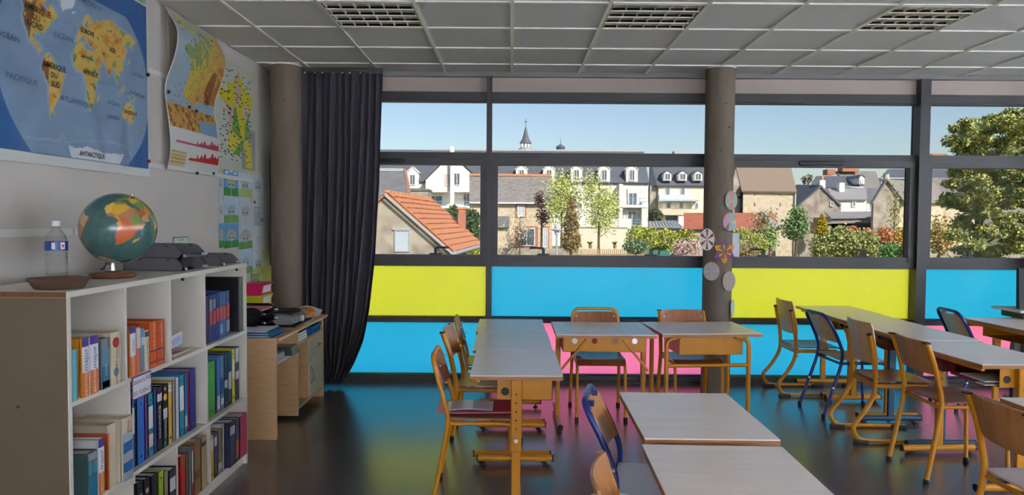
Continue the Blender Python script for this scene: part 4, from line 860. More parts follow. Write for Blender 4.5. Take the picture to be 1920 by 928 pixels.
# ================================================================ curtains
m_cur = mat('curtain_cloth', (70,66,72), .85, var=.10, scale=60, bump=.15, bscale=400, stretch=(1,1,.2))
def curtain(label, zs, xl, xr, y, npl, seed, amp=.035):
    rnd = random.Random(seed); ph = [rnd.uniform(0, 6.28) for _ in range(5)]
    def f(u, v):
        z = zs[0]+(zs[-1]-zs[0])*v; a = float(np.interp(z, zs, xl)); b = float(np.interp(z, zs, xr)); uu = u+.012*math.sin(u*31+ph[0])
        k = min(1, .45+.9*(1-v)); w_ = math.sin(uu*npl*6.283+ph[1]+.6*math.sin(v*3+u*9))+.4*math.sin(uu*npl*3.1+ph[2]+v*2)
        return (a+(b-a)*u+.008*math.sin(v*5+u*20), y+amp*k*w_-.03*(1-v), z)
    e = empty('curtain', ((xl[0]+xr[0])/2, y, zs[0]), label=label, cat='curtain')
    obj('cloth', MB().grid(f, 260, 46, .003), m_cur, e, smooth=True)
    obj('curtain_rail', MB().box(xl[-1], xr[-1], y-.012, y+.012, zs[-1]+.008, ZC-.002), m_frame, e)
    for k in range(9):
        u = (k+.5)/9; p = f(u, 1); obj('hook', MB().box(p[0]-.006, p[0]+.006, y-.006, y+.006, zs[-1]-.004, zs[-1]+.010), m_wht, e)
    return e
cz = [.04,.10,.20,.42,.68,1.15,1.8,2.775]
curtain('floor-length dark grey curtain drawn beside the left concrete column', cz, [-1.70,-1.72,-1.76,-1.86,-1.87,-1.87,-1.87,-1.865], [-1.50,-1.46,-1.40,-1.31,-1.26,-1.205,-1.165,-1.14], 6.36, 11, 3, .042)
curtain('dark curtain hanging at the right edge of the view', cz, [4.36,4.37,4.39,4.42,4.47,4.72,4.84,4.9], [5.1,5.1,5.1,5.15,5.2,5.3,5.35,5.4], 6.36, 8, 5)
# ================================================================ papers on the rosette column
CX, CY, CR = 1.812, 6.3, .125
def on_col(px_off, z, out=.004):
    a = math.asin(max(-.97, min(.97, px_off/CR))); return a, (CX+math.sin(a)*(CR+out), CY-math.cos(a)*(CR+out), z)
def disc_mesh(e, a, p, rx_, rz_, sect, rot=0., flat=.55, n=36, nm='sector'):
    """a paper disc cut into coloured sectors, lying near the column surface"""
    an = a*flat; tx = Vector((math.cos(an), math.sin(an), 0)); nz_ = Vector((math.sin(an), -math.cos(an), 0)); p = Vector(p)
    P = lambda r_, t, d=0.: p+tx*(rx_*r_*math.cos(t))+Vector((0,0,1))*(rz_*r_*math.sin(t))+nz_*(.004+d)
    k = MB(); rim = [P(1, 2*math.pi*i/n) for i in range(n)]; k.slab(rim, .0012)
    obj('paper', k, sect[0], e)
    for q, (m_, t0, t1, r0, r1) in enumerate(sect[1]):
        s = MB(); N = 6; pts = [P(r1, R(t0+(t1-t0)*i/N+rot), .0006) for i in range(N+1)]+([P(r0, R(t1-(t1-t0)*i/N+rot), .0006) for i in range(N+1)] if r0 > 0 else [P(0, 0, .0006)])
        s.slab(pts, .0004); obj(nm, s, m_, e)
def petal(t, w_, m_, r=.9):
    return (m_, t-w_, t+w_, 0, r)
PK, GN, MV, YL_, BLs, RD, OR2, VI = cmat((206,140,136),.8), cmat((150,176,160),.8), cmat((180,150,170),.8), cmat((206,186,140),.8), cmat((150,176,196),.8), cmat((176,44,44),.7), cmat((216,140,40),.7), cmat((120,60,140),.7)
LG = cmat((186,196,190),.8); GRY = cmat((168,160,158),.8); GN2 = cmat((60,130,80),.7)
def roset(label, px_off, z, rx_, rz_, sect, rot=0, flat=.55, out=.014):
    a, p = on_col(px_off, z, out); e = empty('paper_rosette', p, label=label, cat='rosette', group='paper rosettes on the concrete column'); disc_mesh(e, a, p, rx_, rz_, sect, rot, flat)
S_ = lambda x: (x-1345)*6.18/1344.5
roset('pale green and pink paper rosette, topmost on the column', S_(1360), 1.675, .062, .080, (GN, [(PK,60,120,0,.97),(PK,240,300,0,.97),(PK,-12,12,0,.97),(PK,168,192,0,.97)]))
roset('rosette with pastel rays in many colours, second from the top of the column', S_(1357), 1.489, .064, .080, (GRY, [(MV,150,215,0,.97),(YL_,-15,15,0,.97),(GN,20,55,0,.97),(BLs,55,85,0,.97),(PK,110,145,0,.97),(cmat((120,90,80),.8),225,260,0,.97),(BLs,300,345,0,.97)]))
roset('white rosette with a six-petal red and green star on the left of the column', S_(1324.5), 1.336, .062, .094, (m_wht, [p for t in range(0,360,60) for p in ((RD,t+20,t+40,0,.92),(GN2,t+25,t+35,.15,.8))]), flat=.40, out=.036)
a_, p_ = on_col(S_(1350), 1.231)
fl = empty('paper_flower', p_, label='bright paper flower with purple and orange points on the column', cat='flower')
tx = Vector((math.cos(a_*.6), math.sin(a_*.6), 0)); nn = Vector((math.sin(a_*.6), -math.cos(a_*.6), 0)); p_ = Vector(p_)
for k in range(6):
    t = R(90+60*k); u_ = tx*math.cos(t)+Vector((0,0,1))*math.sin(t); w_ = tx*-math.sin(t)+Vector((0,0,1))*math.cos(t)
    obj('petal', MB().slab([p_+u_*r_*1.08+w_*q+nn*.004 for r_, q in ((.04,-.028),(.06,-.03),(.085,-.012),(.095,0),(.085,.012),(.06,.03),(.04,.028))], .001), VI if k in (0,2,4) else OR2, fl)
disc_mesh(fl, a_, tuple(p_+nn*.002), .062, .062, (RD, [(YL_ if k % 2 else GN2, 15*k*2, 15*k*2+15, .35, .98) for k in range(12)]+[(GN2, 60*k+5, 60*k+25, 0, .4) for k in range(6)]), 0, .6)
roset('faint white rosette on the left of the column, below the star', S_(1329.5), 1.062, .068, .080, (GRY, [(cmat((190,176,160),.8),30*k,30*k+12,0,.95) for k in range(0,12,3)]), flat=.5, out=.022)
roset('faint grey rosette with a clipped edge, lowest front of the column', S_(1358), 0.978, .064, .084, (cmat((160,150,142),.8), [(cmat((176,150,140),.8),40*k,40*k+14,0,.95) for k in range(9)]), flat=.6)
roset('thin green-edged rosette seen edge-on low on the right of the column', S_(1367.5), 0.742, .05, .075, (LG, []), flat=1.0)
sh = obj('paper_sheet', MB().slab([(1.901, 6.27, 1.392), (2.032, 6.40, 1.39), (2.036, 6.40, 1.175), (1.909, 6.27, 1.191)], .0012), cmat((196,196,204),.8))
tag(sh, 'blank pale paper sheet stuck to the right side of the rosette column', 'paper')
# ================================================================ computer desk
m_bee = wood_mat('beech_laminate', (190,148,102), (206,166,120), .4, (3,3,22)); m_door = wood_mat('pale_beech_door', (196,172,132), (208,186,148), .35, (3,3,18))
DX0, DX1, DY0, DY1, DZ = -2.14, -1.555, 4.775, 6.00, .69
dk = empty('computer_desk', ((DX0+DX1)/2, (DY0+DY1)/2, 0), label='beech computer desk with a drawer and door by the curtain', cat='desk')
t_ = obj('desk_top', MB().box(DX0, DX1, DY0-.01, DY1+.02, DZ-.022, DZ), m_bee, dk); obj('front_lip', MB().tube([(DX1, DY0-.01, DZ-.011), (DX1, DY1+.02, DZ-.011)], .011, 10), m_plyl, t_, smooth=True)
obj('end_panel', MB().box(DX0, DX1-.02, DY0+.01, DY0+.028, 0, DZ-.022), m_bee, dk); obj('end_panel', MB().box(DX0, DX1-.02, DY1-.018, DY1, 0, DZ-.022), m_bee, dk)
obj('divider', MB().box(DX0, DX1-.02, 5.27, 5.288, .03, DZ-.022), m_bee, dk); obj('divider', MB().box(DX0, DX1-.03, 5.56, 5.576, .09, .555), m_bee, dk)
obj('keyboard_shelf', MB().box(DX0+.1, DX1-.03, DY0+.028, 5.27, .50, .515), m_wht, dk); obj('shelf', MB().box(DX0+.02, DX1-.02, 5.288, DY1-.018, .555, .573), m_bee, dk); obj('shelf', MB().box(DX0+.02, DX1-.02, 5.288, DY1-.018, .075, .093), m_bee, dk)
obj('back_panel', MB().box(DX0, DX0+.008, DY0+.028, DY1-.018, .08, DZ-.022), m_bee, dk)
dr = obj('drawer', MB().box(DX1-.05, DX1-.022, 5.58, DY1-.02, .405, .553), m_door, dk); obj('handle', MB().tube(fillet([(DX1-.022, 5.72, .475), (DX1+.004, 5.73, .475), (DX1+.004, 5.83, .475), (DX1-.022, 5.84, .475)], .012), .006, 8), m_chr, dr, smooth=True)
do_ = obj('door', MB().box(DX1-.05, DX1-.022, 5.58, DY1-.02, .096, .400), m_door, dk); obj('handle', MB().tube(fillet([(DX1-.022, 5.62, .20), (DX1+.006, 5.62, .225), (DX1+.006, 5.62, .305), (DX1-.022, 5.62, .33)], .03), .006, 8), m_chr, do_, smooth=True)
# black letter trays on the desk
m_bt = mat('black_tray_plastic', (24,24,28), .35)
for q, lb_ in enumerate(('lowest of three black letter trays on the desk', 'middle of three black letter trays on the desk', 'top black letter tray on the desk, holding pink paper')):
    tray(lb_, -2.02, -1.72, 4.98, 5.27, DZ+.062*q, .055, m_bt, 'black letter trays on the desk')
tag(obj('paper_bundle', tilt_box(-1.95, -1.75, 5.02, 5.24, DZ+.150, DZ+.150, .012), cmat((206,120,130))), 'pink and white papers in the top black tray', 'papers')
for q, (c, lb_) in enumerate((((26,86,140),'bottom blue folder of the pile on the desk corner'),((30,96,150),'middle blue folder of the pile on the desk corner'),((26,88,146),'top blue folder of the pile on the desk corner'))):
    f_ = empty('folder', (-1.73, 4.92, DZ+.0145*q), label=lb_, cat='folder', group='blue folders on the desk'); a = .01*q
    obj('cover', MB().box(-1.98, -1.60-a, 4.79+a, 5.05+a*.5, DZ+.0005+.0145*q, DZ+.0045+.0145*q).box(-1.98, -1.61-a, 4.79+a, 5.04, DZ+.0105+.0145*q, DZ+.014+.0145*q), cmat(c), f_); obj('sheets', MB().box(-1.97, -1.63-a, 4.795+a, 5.03, DZ+.0048+.0145*q, DZ+.0102+.0145*q), m_wht, f_)
tag(obj('paper_sheet', MB().box(-1.97, -1.64, 4.80, 5.04, DZ+.044, DZ+.0455), m_wht), 'printed white sheet lying on the blue folders', 'paper')
# satchel
sg = empty('school_bag', (-1.74, 5.52, DZ), label='grey school bag with an orange panel lying on the desk', cat='bag'); m_bag = mat('grey_nylon', (120,114,110), .6, var=.06, bump=.1, bscale=200)
obj('body', MB().py([(-1.90, DZ+.012), (-1.62, DZ+.012), (-1.60, DZ+.03), (-1.62, DZ+.075), (-1.68, DZ+.095), (-1.84, DZ+.095), (-1.90, DZ+.07)], 5.28, 5.68), m_bag, sg, bevel=.015)
obj('flap', MB().py([(-1.92, DZ+.09), (-1.70, DZ+.097), (-1.64, DZ+.085), (-1.64, DZ+.09), (-1.70, DZ+.106), (-1.92, DZ+.10)], 5.33, 5.60), m_blk, sg)
obj('strap', MB().tube(fillet([(-1.62, 5.42, DZ+.06), (-1.595, 5.44, DZ+.085), (-1.62, 5.49, DZ+.11), (-1.595, 5.54, DZ+.085), (-1.60, 5.55, DZ+.03)], .03), .008, 8), m_bag, sg, smooth=True)
obj('buckle', MB().box(-1.612, -1.596, 5.46, 5.51, DZ+.02, DZ+.06), cmat((196,196,196)), sg); obj('reflector', MB().box(-1.612, -1.598, 5.58, 5.66, DZ+.028, DZ+.042), cmat((200,130,50)), sg)
obj('orange_panel', MB().py([(-1.78, DZ+.012), (-1.61, DZ+.012), (-1.60, DZ+.05), (-1.63, DZ+.08), (-1.76, DZ+.085)], 5.69, 5.86), cmat((206,120,26)), sg, bevel=.01)
obj('base', MB().box(-1.92, -1.59, 5.27, 5.70, DZ, DZ+.013), m_blk, sg)
tag(obj('newspaper', MB().grid(lambda u, v: (-1.80+.22*v, 5.84+.14*u, DZ+.004+.05*u*u+.02*math.sin(v*4)*u), 8, 8, .004), cmat((176,176,180),.8)), 'crumpled newspaper at the far end of the desk', 'newspaper')
tag(obj('paper_sheet', MB().box(-1.70, -1.57, 5.45, 5.80, DZ+.0002, DZ+.0015).turn(.08, (-1.63,5.6)), m_wht), 'loose white sheet under the grey bag', 'paper')
# compartment things
tag(obj('plastic_case', MB().hexa([(-1.78,5.07,.5155),(-1.55,5.07,.5155),(-1.55,5.34-.09,.5155),(-1.78,5.25,.5155)], [(-1.76,5.09,.575),(-1.57,5.09,.575),(-1.57,5.235,.575),(-1.76,5.235,.575)]), mat('smoked_plastic', (70,78,84), .25), bevel=.006), 'smoky plastic case on the keyboard shelf', 'case')
tag(obj('paper_bundle', tilt_box(-1.80, -1.60, 4.83, 5.05, .5155, .5155, .045), cmat((150,150,150)), bevel=.01), 'grey curled papers on the keyboard shelf', 'papers')
for q, (c, lb_) in enumerate((((190,184,176),'white booklet at the bottom of the pile in the desk niche'),((176,176,180),'grey booklet in the middle of the pile in the desk niche'),((104,30,44),'dark red book on the pile in the desk niche'))):
    b_ = empty('book', (-1.68, 5.42, .573+.022*q), label=lb_, cat='book', group='books in the desk niche'); z = .5735+.022*q
    obj('cover', MB().box(-1.80, -1.58, 5.31, 5.55-.01*q, z, z+.003).box(-1.80, -1.58, 5.31, 5.55-.01*q, z+.018, z+.021).box(-1.80, -1.797, 5.31, 5.55-.01*q, z, z+.021), cmat(c), b_); obj('pages', MB().box(-1.797, -1.585, 5.313, 5.547-.01*q, z+.003, z+.018), m_wht, b_)
bs = empty('basket', (-1.66, 5.77, .573), label='blue plastic basket in the upper niche of the desk', cat='basket'); m_bb = mat('blue_basket_plastic', (24,98,160), .4)
def open_box(x0, x1, y0, y1, z0, z1, t=.004, fl_=.012): return MB().box(x0, x1, y0, y1, z0, z0+t).hexa([(x0,y0,z0),(x1,y0,z0),(x1,y0+t,z0),(x0,y0+t,z0)], [(x0-fl_,y0-fl_,z1),(x1+fl_,y0-fl_,z1),(x1+fl_,y0-fl_+t,z1),(x0-fl_,y0-fl_+t,z1)]).hexa([(x0,y1-t,z0),(x1,y1-t,z0),(x1,y1,z0),(x0,y1,z0)], [(x0-fl_,y1+fl_-t,z1),(x1+fl_,y1+fl_-t,z1),(x1+fl_,y1+fl_,z1),(x0-fl_,y1+fl_,z1)]).hexa([(x1-t,y0,z0),(x1,y0,z0),(x1,y1,z0),(x1-t,y1,z0)], [(x1+fl_-t,y0-fl_,z1),(x1+fl_,y0-fl_,z1),(x1+fl_,y1+fl_,z1),(x1+fl_-t,y1+fl_,z1)]).hexa([(x0,y0,z0),(x0+t,y0,z0),(x0+t,y1,z0),(x0,y1,z0)], [(x0-fl_,y0-fl_,z1),(x0-fl_+t,y0-fl_,z1),(x0-fl_+t,y1+fl_,z1),(x0-fl_,y1+fl_,z1)])
b_ = obj('body', open_box(-1.76, -1.58, 5.66, 5.90, .5735, .640), m_bb, bs)
for q in range(5): obj('slot', MB().box(-1.578, -1.5725, 5.69+.04*q, 5.715+.04*q, .595, .615), mat('dark_blue_gap', (10,40,80), .6), b_)
# plastic boxes behind the trays
for q, (c, lb_) in enumerate((((196,186,30),'lowest lime plastic box of the stack behind the black trays'),((190,190,34),'lime plastic box under the pink one'),((206,30,90),'pink plastic box on top of the stack behind the black trays'))):
    z = DZ+.094*q; b_ = empty('plastic_box', (-2.06, 5.80, z), label=lb_, cat='box', group='small plastic boxes on the desk')
    obj('body', MB().hexa([(-2.12,5.70,z),(-2.0,5.70,z),(-2.0,5.93,z),(-2.12,5.93,z)], [(-2.135,5.68,z+.083),(-1.985,5.68,z+.083),(-1.985,5.95,z+.083),(-2.135,5.95,z+.083)]), cmat(c), b_); obj('lid', MB().box(-2.138, -1.978, 5.675, 5.955, z+.083, z+.093), cmat(c), b_); obj('name_label', MB().hexa([(-2.0,5.74,z+.015),(-1.997,5.74,z+.015),(-1.997,5.92,z+.015),(-2.0,5.92,z+.015)], [(-1.988,5.74,z+.075),(-1.985,5.74,z+.075),(-1.985,5.92,z+.075),(-1.988,5.92,z+.075)]), m_wht, b_)
# ================================================================ small things on the furniture
pf = empty('folder', (-.19, 3.90, .455), label='pink folder on the seat of the nearest left chair', cat='folder'); obj('cover', MB().box(-.40, .0, 3.80, 4.06, .4555, .4625).turn(.05, (-.2,3.92)), cmat((196,88,116)), pf); obj('red_edge', MB().box(-.12, .005, 3.80, 4.06, .4625, .4635).turn(.05, (-.2,3.92)), cmat((176,50,70)), pf)
pl = empty('plastic_pocket', (-.2, 3.93, .464), label='clear plastic pocket of papers on the pink folder', cat='pocket'); obj('sheets', MB().grid(lambda u, v: (-.345+.25*u, 3.83+.20*v, .4640+.010*math.sin(u*3.1)), 8, 6, .003), mat('glossy_white', (210,214,222), .15, coat=.5), pl, smooth=True); obj('print', MB().box(-.34, -.30, 3.84, 3.87, .4642, .4648), m_ink, pl)
tag(obj('marker', MB().tube([(.50, 5.42, .455), (.53, 5.40, .455)], .010, 12).tube([(.53, 5.40, .455), (.538, 5.394, .455)], .007, 10), cmat((186,40,40)), smooth=True), 'red marker cap on the seat under the holed table', 'marker')
def tray_stuff(name, label, mb, m, cat): return tag(obj(name, mb, m), label, cat)
tray_stuff('book', 'dark red exercise book in the tray of the nearest right-row table', MB().box(2.62, 2.84, 4.02, 4.24, .595, .612), cmat((110,30,44)), 'book')
tray_stuff('pencil_case', 'black and pink pencil case in the tray of the nearest right-row table', MB().py([(2.615,.5945),(2.68,.5945),(2.69,.62),(2.67,.655),(2.63,.655),(2.612,.63)], 4.30, 4.48), mat('pencil_case', (36,26,34), .5, rgb2=(150,30,60), scale=30), 'pencil case')
tray_stuff('paper_bundle', 'pale notebooks stacked in the tray of the nearest right-row table', MB().box(2.62, 2.85, 3.93, 4.01, .595, .60).box(2.62, 2.85, 3.93, 4.15, .613, .620), m_wht, 'papers')
tray_stuff('cloth_bag', 'crumpled brown cloth in the tray of the petrol blue table', MB().grid(lambda u, v: (2.66+.07*math.sin(v*3.14)*math.cos(u*6.283)*(1+.15*math.sin(u*19)), 5.02+.11*math.sin(v*3.14)*math.sin(u*6.283)*(1+.15*math.sin(u*13+v*9)), .637-.043*math.cos(v*3.14)), 18, 9), mat('brown_cloth', (110,66,44), .8, var=.2, scale=30, bump=.4, bscale=40), 'cloth')
tray_stuff('paper_bundle', 'black pencil box and books in the tray of the middle left table', MB().box(-.10, .12, 4.60, 4.80, .565, .595), mat('dark_books', (40,44,54), .4), 'books')
# computer corner at the right edge
cs = empty('computer_stand', (4.30, 5.86, 0), label='computer stand with a tilted dark screen at the right edge', cat='computer')
obj('shelf', MB().box(4.07, 4.6, 5.70, 6.05, .775, .793), m_shelf, cs); obj('unit', MB().box(4.12, 4.6, 5.74, 6.0, .722, .772), m_blk, cs); obj('screen', MB().hexa([(4.13,5.80,.795),(4.6,5.80,.795),(4.6,5.84,.795),(4.13,5.84,.795)], [(4.20,5.92,1.12),(4.62,5.92,1.12),(4.62,5.95,1.12),(4.20,5.95,1.12)]), m_blk, cs); obj('leg', MB().box(4.14, 4.19, 5.86, 5.90, 0, .722), m_frame, cs); obj('leg', MB().box(4.54, 4.58, 5.86, 5.90, 0, .722), m_frame, cs)

# ================================================================ outside: one storey below, seen through the glass
GZ = -2.2
m_grd = mat('garden_ground', (120,118,84), .95, rgb2=(96,116,62), scale=.25)
m_slate = mat('slate', (112,112,114), .7, var=.12, scale=1.2, bump=.5, bscale=6, stretch=(1,1,3)); m_slated = mat('dark_slate', (92,96,104), .65, var=.10, scale=1.2, bump=.4, bscale=6, stretch=(1,1,3))
m_slatel = mat('weathered_slate', (146,140,134), .8, rgb2=(112,108,104), scale=2.5, bump=.5, bscale=8, stretch=(1,1,2)); m_moss = mat('mossy_slate', (134,128,120), .85, rgb2=(150,120,96), scale=4, bump=.6, bscale=9)
m_rend = mat('white_render', (226,222,214), .85, var=.03, scale=.6); m_cream = mat('cream_render', (222,212,190), .85, var=.04, scale=.5)
m_stone = mat('rubble_stone', (216,200,174), .95, rgb2=(180,164,140), scale=3, bump=.8, bscale=9); m_stoneg = mat('grey_render', (180,170,155), .95, rgb2=(132,123,111), scale=1.4, bump=.5, bscale=8)
m_brick = mat('brick', (186,128,102), .9, rgb2=(156,102,80), scale=8, bump=.3, bscale=12); m_tile = mat('clay_tile', (202,138,100), .85, rgb2=(172,112,80), scale=3, bump=.3, bscale=10)
m_ridge = mat('ridge_tile', (196,136,98), .85, var=.1); m_shut = mat('pale_shutter', (176,186,196), .6, var=.03); m_zinc = mat('zinc', (168,172,176), .5, var=.05)
m_pane_ = mat('far_window_glass', (84,96,108), .15, spec=.8); m_wfr = mat('white_joinery', (232,232,230), .6); m_rails = mat('blue_railing', (120,160,186), .5); m_pinkc = mat('pink_blind', (186,150,160), .7)
m_rust = mat('rusty_sheet', (184,104,76), .8, rgb2=(150,92,74), scale=1.2, bump=.2, bscale=6); m_corr = mat('grey_sheet', (150,148,146), .7, var=.06, scale=1); m_bark = mat('bark', (110,88,66), .95, var=.15, scale=6)
struct('ground', MB().box(-300, 300, 7.0, 600, GZ-.3, GZ), m_grd, 'grassy garden ground outside the windows', 'ground')
def fb(e, name, rc, y0, y1, m, **k): return obj(name, MB().box(rc[0], rc[1], y0, y1, rc[2], rc[3]), m, e, **k)
def win(e, rc, y, m=m_pane_, fr=m_wfr, t=.10, d=.12, name='window', bars=1):
    a, b, c, z = rc; k = MB().box(a, a+t, y-d, y, c, z).box(b-t, b, y-d, y, c, z).box(a+t, b-t, y-d, y, c, c+t).box(a+t, b-t, y-d, y, z-t, z)
    if bars: k.box((a+b)/2-t*.3, (a+b)/2+t*.3, y-d*.8, y, c+t, z-t)
    w_ = obj(name, k, fr, e); obj('pane', MB().box(a+t, b-t, y-d*.5, y-d*.3, c+t, z-t), m, w_); return w_
def B(label, name, x, y, cat='building'): return empty(name, (x, y, GZ), label=label, cat=cat)
def down(rc): return (rc[0], rc[1], GZ, rc[3])
# ---- barn with the clay tile roof
bn = B('stone barn with an orange clay tile roof and a shuttered window', 'tiled_barn', -5.3, 34, 'barn')
g_ = [(-5.245,2.549),(-2.498,0.138)]; hwid = g_[1][0]-g_[0][0]; px0 = g_[0][0]
obj('gable_wall', MB().py([(px0, g_[0][1]-.08), (px0+hwid-.1, g_[1][1]-.05), (px0+hwid-.1, GZ), (px0-hwid+.1, GZ), (px0-hwid+.1, g_[1][1]-.05)], 30, 30.4), m_stoneg, bn)
obj('side_wall', MB().box(px0+hwid-.4, px0+hwid-.1, 30.4, 39, GZ, g_[1][1]-.1), m_stoneg, bn); obj('rear_wall', MB().py([(px0, g_[0][1]-.08), (px0+hwid-.1, g_[1][1]-.05), (px0+hwid-.1, GZ), (px0-hwid+.1, GZ), (px0-hwid+.1, g_[1][1]-.05)], 38.6, 39), m_stoneg, bn)
wr = (-4.888,-4.241,0.145,1.065); ws = win(bn, wr, 30.0, m_shut, m_zinc, .05, .06, bars=0); obj('lintel', MB().box(wr[0]-.08, wr[1]+.02, 29.92, 30, wr[3], wr[3]+.07), m_zinc, ws)
n0, n1, e1, e0 = Vector((-5.21,29.8,2.609)), Vector((-4.415,39,2.594)), Vector((-1.858,39,0.438)), Vector((-2.415,29.8,0.147))
n1 = n0+Vector((.78, 9.2, 0)); e1 = e0+Vector((.78, 9.2, 0))
obj('roof_deck', MB().slab([n0, e0, e1, n1], .06), m_ridge, bn); l0 = Vector((2*n0.x-e0.x, e0.y, e0.z)); l1 = l0+Vector((.78, 9.2, 0)); obj('roof_deck', MB().slab([l0, n0, n1, l1], .06), m_tile, bn)
NR, NC = 11, 18; du = (n1-n0)/NC; dv = (e0-n0)/NR; nrm = dv.cross(du).normalized(); nrm = nrm if nrm.z > 0 else -nrm
tm = MB(); lip = nrm*.07; q0 = -du*.49-dv*.02; q1 = du*.49-dv*.02; q2 = du*.49+dv*1.06; q3 = -du*.49+dv*1.06
tm.hexa([tuple(q0), tuple(q1), tuple(q2+lip*.2), tuple(q3+lip*.2)], [tuple(q0+nrm*.03), tuple(q1+nrm*.03+lip*.3), tuple(q2+nrm*.03+lip*1.2), tuple(q3+nrm*.03+lip*.7)])
t0 = obj('tile', tm, m_tile, bn, True); first = True
for r_ in range(NR):
    for c_ in range(NC):
        p = n0+du*(c_+.5)+dv*r_+nrm*(.02+random.uniform(0,.02)); o = t0 if first else t0.copy()
        if not first: COL.objects.link(o)
        first = False; o.parent = bn; o.location = p-Vector(bn.location); o.rotation_euler = (random.uniform(-.01,.01), random.uniform(-.015,.015), 0)
obj('verge_flashing', MB().slab([n0+Vector((-.05,-.06,-.02)), e0+Vector((0,-.06,-.02)), e0+Vector((0,-.06,-.14)), n0+Vector((-.05,-.06,-.14))], .04), m_zinc, bn)
for k in range(14): p = n0.lerp(n1, (k+.5)/14); obj('ridge_tile', MB().box(p.x-.12, p.x+.12, p.y-.33, p.y+.31, p.z-.02, p.z+.10), m_ridge, bn, bevel=.04)
obj('gutter', MB().tube([tuple(e0+Vector((.06,-.1,-.04))), tuple(e1+Vector((.06,0,-.04)))], .09, 8), m_zinc, bn)
ch = (-2.827,-2.438,0.374,2.071); c_ = obj('chimney', MB().box(ch[0], ch[1], 37.8, 38.3, GZ, ch[3]), m_brick, bn); obj('chimney_cap', MB().box(ch[0]-.05, ch[1]+.05, 37.75, 38.35, ch[3], ch[3]+.1), m_ridge, c_)
# ---- grey house behind the barn
gh = B('grey slate-roofed house peeping above the orange barn roof', 'slate_house', -9, 55, 'house')
a, b, c, d = (-16.3,55,5.219), (-8.27,55,5.272), (-7.47,52,3.029), (-15.42,52,2.938)
obj('roof', MB().slab([a, d, c, b], .15), m_slate, gh); obj('verge_board', MB().slab([(b[0],b[1],b[2]+.1), (c[0],c[1],c[2]), (c[0]+.25,c[1],c[2]), (b[0]+.2,b[1],b[2]+.1)], .1), mat('red_verge', (150,110,96), .8), gh)
obj('wall', MB().box(d[0], c[0]-.2, 52.2, 57.5, GZ, c[2]+.1), m_stoneg, gh); obj('ridge_cap', MB().box(a[0], b[0], 54.8, 55.3, a[2]-.05, a[2]+.18), m_zinc, gh)
gs = B('low grey rendered annexe between barn and white apartments', 'annexe', -7.5, 61, 'house'); fb(gs, 'wall', down((-8.753,-7.017,3.176,3.942)), 60, 63, m_stoneg); fb(gs, 'coping', (-8.842,-6.973,3.908,4.076), 59.9, 63.1, m_slate)
# ---- long white apartment house
ap = B('long white apartment house with slate roof and white dormers', 'apartment_house', 2, 108)
fa = (-37.429,19.923,-3.975,7.157); fb(ap, 'wall', down(fa), 105, 116, m_rend)
ra, rb, rc_, rd = (-39.455,111,11.881), (20.297,111,12.273), (19.965,104.6,7.059), (-37.212,104.6,6.686)
obj('roof', MB().slab([(ra[0],111,rb[2]), (rd[0],104.6,rc_[2]), rc_, rb], .3), m_slated, ap); obj('ridge', MB().box(-12.501, rb[0], 110.8, 111.3, rb[2]-.1, rb[2]+.15), m_zinc, ap)
obj('end_wall', MB().pxx([(105, fa[3]), (111, rb[2]-.2), (117, fa[3])], fa[1]-.3, fa[1]), m_rend, ap); obj('rear_roof', MB().slab([(ra[0],111,rb[2]), rb, (rc_[0],117.4,rc_[2]), (rd[0],117.4,rc_[2])], .3), m_slated, ap)
def dormer(e, rc, y0, y1, wall=m_rend, wrc=None, roofm=m_slated):
    a, b, c, d = rc; m_ = (a+b)/2; h = (d-c)
    o = obj('dormer', MB().py([(a, c), (b, c), (b, d-h*.28), (m_, d), (a, d-h*.28)], y0, y1), wall, e)
    obj('dormer_roof', MB().slab([(a-.1,y0-.1,d-h*.28), (a-.1,y1+1,d-h*.28), (m_,y1+1,d+.06), (m_,y0-.1,d+.06)], .1).slab([(m_,y0-.1,d+.06), (m_,y1+1,d+.06), (b+.1,y1+1,d-h*.28), (b+.1,y0-.1,d-h*.28)], .1), wall if roofm is None else roofm, o)
    if wrc: win(e, wrc, y0-.01, t=.10, d=.12)
    return o
dormer(ap, (0.565,2.254,7.087,9.495), 104.6, 108, roofm=None, wrc=(0.99,1.832,7.245,8.874))
dormer(ap, (4.56,6.246,7.114,9.521), 104.6, 108, roofm=None, wrc=(4.986,5.825,7.271,8.9))
dormer(ap, (8.556,10.239,7.14,9.547), 104.6, 108, roofm=None, wrc=(8.982,9.819,7.297,8.926))
dormer(ap, (12.591,14.27,7.166,9.574), 104.6, 108, roofm=None, wrc=(13.016,13.851,7.323,8.953))
dormer(ap, (16.626,18.302,7.192,9.6), 104.6, 108, roofm=None, wrc=(17.051,17.883,7.35,8.979))
dormer(ap, (-15.338,-13.558,6.055,9.083), 104.6, 108, roofm=None, wrc=(-14.873,-14.022,6.522,8.075))
gb = [(-12.355,7.146),(-8.7,10.821),(-4.64,7.196),(-4.632,5.52),(-12.351,5.469)]
obj('gable', MB().py(gb, 103, 109), m_rend, ap); gp = gb[1]
obj('gable_roof', MB().slab([(gb[0][0]-.3,102.8,gb[0][1]-.2), (gb[0][0]-.3,110,gb[0][1]-.2), (gp[0],110,gp[1]+.2), (gp[0],102.8,gp[1]+.2)], .2), m_slated, ap); obj('gable_roof', MB().slab([(gp[0],102.8,gp[1]+.2), (gp[0],110,gp[1]+.2), (gb[2][0]+.3,110,gb[2][1]-.2), (gb[2][0]+.3,102.8,gb[2][1]-.2)], .2), m_slated, ap)
win(ap, (-9.526,-8.768,6.403,8.159), 102.99, m_pinkc); win(ap, (-8.342,-7.394,6.41,8.245), 102.99)
st_ = obj('chimney_stack', MB().box(-8.764, -8.231, 102.2, 103, GZ, 11.941), m_rend, ap)
